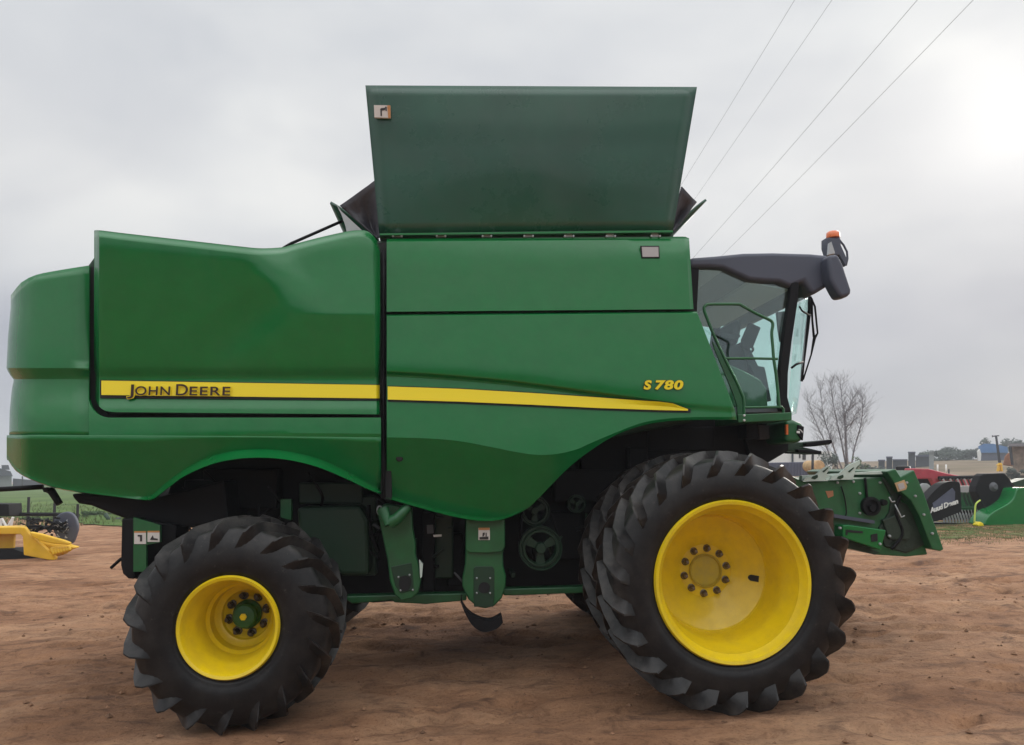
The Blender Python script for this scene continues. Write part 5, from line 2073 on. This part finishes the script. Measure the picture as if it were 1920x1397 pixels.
t = thing('clay_wall', 'terracotta coloured bank of wall left of the brown stone hut', 'wall', G(1887, 872))
mb = MB()
bslab(mb, [(1880, 872), (1884, 856), (1890, 849), (1898, 850), (1900, 875)], 70, 3)
part(t, mb, 'face', M['terracotta'], bevel=.1)
tree(1905, 895, 872, 30, 55, 61, 'dark bush at the foot of the brown stone hut', 'bush', 'leaf_grey', 1000, leaf=.08, low=-.05)
t = thing('utility_pole', 'leaning dark utility pole with a short crossarm before the blue shed', 'pole', G(1875, 880))
mb = MB()
mb.tube([P(1867.5, 817, 66), P(1875, 872, 66), P(1875.5, 884, 66)], [.09, .12, .12], 8)
part(t, mb, 'shaft', M['wood'], smooth=True)
mb = MB()
mb.tube([P(1861, 818, 66), P(1873, 817, 66)], .05, 6)
mb.tube([P(1860.5, 816, 66), P(1860.5, 820, 66)], .03, 5)
part(t, mb, 'crossarm', M['wood'])
mb = MB()
bslab(mb, [(1871, 884), (1874, 868), (1879, 868), (1881, 884), (1878, 884), (1876, 874), (1874, 884)], 55, .2)
bslab(mb, [(1869, 871), (1880, 870), (1880, 872), (1869, 873)], 54.9, .1)
tag(mb.build('yellow_implement', M['yellow_old'], bevel=.03), 'small yellow implement at the foot of the leaning pole', 'implement')
# wire fence posts
for i, (x, y0, y1, lab) in enumerate(((1706, 874, 892, 'short white post right behind the feeder house'), (1774, 871, 884, 'white marker post on the dry field below the treeline'),
                                      (1758, 871, 884, 'pale marker post just right of the slim silo'), (1779, 880, 896, 'thin dark picket behind the long red beam'))):
    mb = MB()
    mb.tube([P(x, y0, 38), P(x, y1 + 6, 38)], .04, 6)
    tag(mb.build('marker_post', M['white'] if i < 3 else M['wood'], smooth=True), lab, 'post')

# --- red header behind
t = thing('red_header', 'faded red grain header standing behind the green one', 'header', G(1790, 960))
mb = MB()
bslab(mb, [(1713, 878), (1742, 879), (1778, 888), (1806, 893), (1806, 897), (1760, 898), (1713, 898)], 22.3, .5)
part(t, mb, 'back_beam', M['red'], bevel=.04)
mb = MB()
bslab(mb, [(1745, 894), (1752, 895), (1762, 912), (1756, 914)], 22.3, .2)
bslab(mb, [(1752, 898), (1835, 900), (1835, 912), (1756, 912)], 22.6, .1)
part(t, mb, 'back_sheet', M['red'])
mb = MB()
mb.tube([P(1760, 896.5, 22), P(1840, 895, 22)], .06, 6)
part(t, mb, 'reel_bar', M['black'])
for k in range(12):
    x = 1762 + k * 6.6
    mb = MB()
    mb.tube([P(x, 898, 21.9), P(x + 5, 910, 21.9)], .03, 5)
    part(t, mb, 'tine', M['reflector'] if k % 2 else M['ink'])
mb = MB()
cw = P(1737, 917, 22)
mb.lathe([(.0002, 0), (.13, 0), (.17, .03), (.17, .15)], cw, 20)
part(t, mb, 'idler_wheel', M['far_grey'], smooth=True, angle=40)
mb = MB()
bslab(mb, [(1718, 897), (1748, 898), (1750, 925), (1722, 925)], 23, .3)
part(t, mb, 'shadowed_end', M['black'])

# --- green header with black shield
Yg = 19.0
t = thing('green_header', 'green draper header with black end shield and curved steel tines at the right edge', 'header', G(1880, 990))
mb = MB()
bslab(mb, [(1800, 911), (1832, 911), (1832, 923), (1800, 923)], Yg + 1.0, .2)
part(t, mb, 'back_plate', M['reflector'])
mb = MB()
bslab(mb, [(1800, 923), (1845, 923), (1845, 950), (1800, 950)], Yg + 1.1, .2)
bslab(mb, [(1770, 952), (1850, 951), (1850, 957), (1770, 957)], Yg + .8, .3)
part(t, mb, 'auger_trough', M['green_matt'])
mb = MB()
bslab(mb, [(1755, 950), (1850, 950), (1850, 988), (1750, 982)], Yg + 1.3, .1)
bslab(mb, [(1740, 979), (1838, 983), (1840, 987), (1740, 985)], Yg - .1, .4)
part(t, mb, 'table', M['black'])
for k in range(14):
    x = 1766 + k * 5.6
    mb = MB()
    pts = bez([(x - 4 + k * .3, 956), (x + 1, 964), (x + 4, 974), (x + 5, 982)], 4)
    mb.tube([P(a_, b_, Yg + .2) for a_, b_ in pts], [.012] * 4 + [.025] * 9, 5)
    part(t, mb, 'tine', M['steel'])
for k in range(5):
    x = 1806 + k * 7
    mb = MB()
    pts = bez([(x, 924), (x + 3, 936), (x + 8, 948)], 4)
    mb.tube([P(a_, b_, Yg + .6) for a_, b_ in pts], .03, 5)
    part(t, mb, 'upper_tine', M['green_dark'])
# end shield with lettering
mb = MB()
bslab(mb, bez([(1733, 944), (1745, 928), (1765, 909), (1780, 903), (1795, 903), (1800, 908), (1802, 930), (1803, 956), (1800, 960), (1775, 970), (1752, 978), (1745, 965), (1737, 950)], 3), Yg - .5, .35)
sh_ = part(t, mb, 'end_shield', M['black'], bevel=.03)
mb = MB()
bslab(mb, [(1749, 944), (1786, 915), (1791, 922), (1790, 946), (1752, 958)], Yg - .52, .05)
part(t, mb, 'shield_panel', M['blue_grey'])
o0 = P(1745, 962, Yg - .56)
o1 = P(1787, 947, Yg - .56)
tx = text_obj('shield_lettering', 'Auud Devan', M['white'], t, 0.165, o0, o1 - o0, 0.006, .004, .35, .92)
tx.location = (-t.location.x, -t.location.y, -t.location.z)
# hexagonal reel end and green divider
mb = MB()
bslab(mb, [(1839, 892), (1845, 888), (1884, 887), (1893, 897), (1904, 916), (1902, 926), (1888, 948), (1862, 965), (1850, 962), (1838, 938), (1830, 922), (1831, 912)], Yg - .2, .3)
part(t, mb, 'reel_end', M['black'], bevel=.03)
mb = MB()
mb.lathe([(.0002, -.06), (.06, -.06), (.09, 0), (.12, .02)], P(1864, 913, Yg - .22), 16)
bslab(mb, [(1890, 919), (1898, 918), (1898, 921), (1890, 921.5)], Yg - .25, .05)
part(t, mb, 'reel_hub', M['interior'], smooth=True, angle=40)
mb = MB()
bslab(mb, bez([(1845, 984), (1852, 970), (1866, 958), (1888, 946), (1900, 935), (1907, 918), (1916, 914), (1940, 918), (1960, 940), (1960, 985), (1900, 988), (1862, 988)], 4), Yg - .7, .6)
part(t, mb, 'crop_divider', M['green'], bevel=.08, subs=3)
mb = MB()
bslab(mb, [(1840, 960), (1852, 958), (1856, 968), (1850, 978), (1843, 978)], Yg - .3, .3)
part(t, mb, 'pivot', M['ink'])
mb = MB()
bslab(mb, [(1898, 905), (1925, 897), (1960, 897), (1960, 912), (1906, 913)], Yg + .5, .4)
part(t, mb, 'reel_arm', M['green_dark'])
mb = MB()
mb.tube([P(a_, b_, Yg - .8) for a_, b_ in bez([(1838, 938), (1830, 945), (1828, 960), (1827, 980)], 5)], .02, 6)
part(t, mb, 'lime_strap', M['strap'], smooth=True)
mb = MB()
bslab(mb, [(1833, 984), (1838, 978), (1844, 981), (1846, 989), (1835, 989)], Yg - .85, .2)
part(t, mb, 'strap_foot', M['yellow_decal'], bevel=.02)
# dark machine behind, right of the feeder house top
mb = MB()
bslab(mb, [(1679, 874), (1706, 874), (1706, 883), (1681, 884)], 30, 1.0)
tag(mb.build('dark_hopper', M['black'], bevel=.05), 'dark low hopper showing just above the feeder house corner', 'hopper')

# dark wood on the side of the yard behind the viewer: the glossy side panels mirror it
mb = MB()
rw_ = random.Random(3)
for k in range(5200):
    x = rw_.uniform(-75, 75)
    hmax = 7.0 + 2.2 * noise.noise(Vector((x * .12, 0, 0))) + 1.2 * noise.noise(Vector((x * .5, 3, 0)))
    z = hmax * rw_.random() ** .8
    p = Vector((x, -42 - rw_.uniform(0, 3), z))
    u = Vector((rw_.gauss(0, 1), rw_.gauss(0, .5), rw_.gauss(0, 1))).normalized() * .9
    v = Vector((-u.z, .2, u.x)) * .8
    mb.add([p - u, p - v, p + u, p + v], [(0, 1, 2, 3)])
mb.box((-75, -46, 0), (75, -45.5, 5.5))
tag(mb.build('woods', M['leaf_far']), None, None, kind='stuff')

# air between the yard and the far trees
mb = MB()
mb.box((-1400, -70, -1.0), (1400, 1405, 13.0))
hz = bpy.data.materials.new('haze')
hz.use_nodes = True
ht = hz.node_tree
ht.nodes.clear()
pv = N(ht, 'ShaderNodeVolumePrincipled', Density=0.0016)
pv.inputs['Color'].default_value = (0.86, 0.89, 0.93, 1)
ho = N(ht, 'ShaderNodeOutputMaterial')
ht.links.new(pv.outputs[0], ho.inputs['Volume'])
tag(mb.build('haze', hz), None, None, kind='stuff')
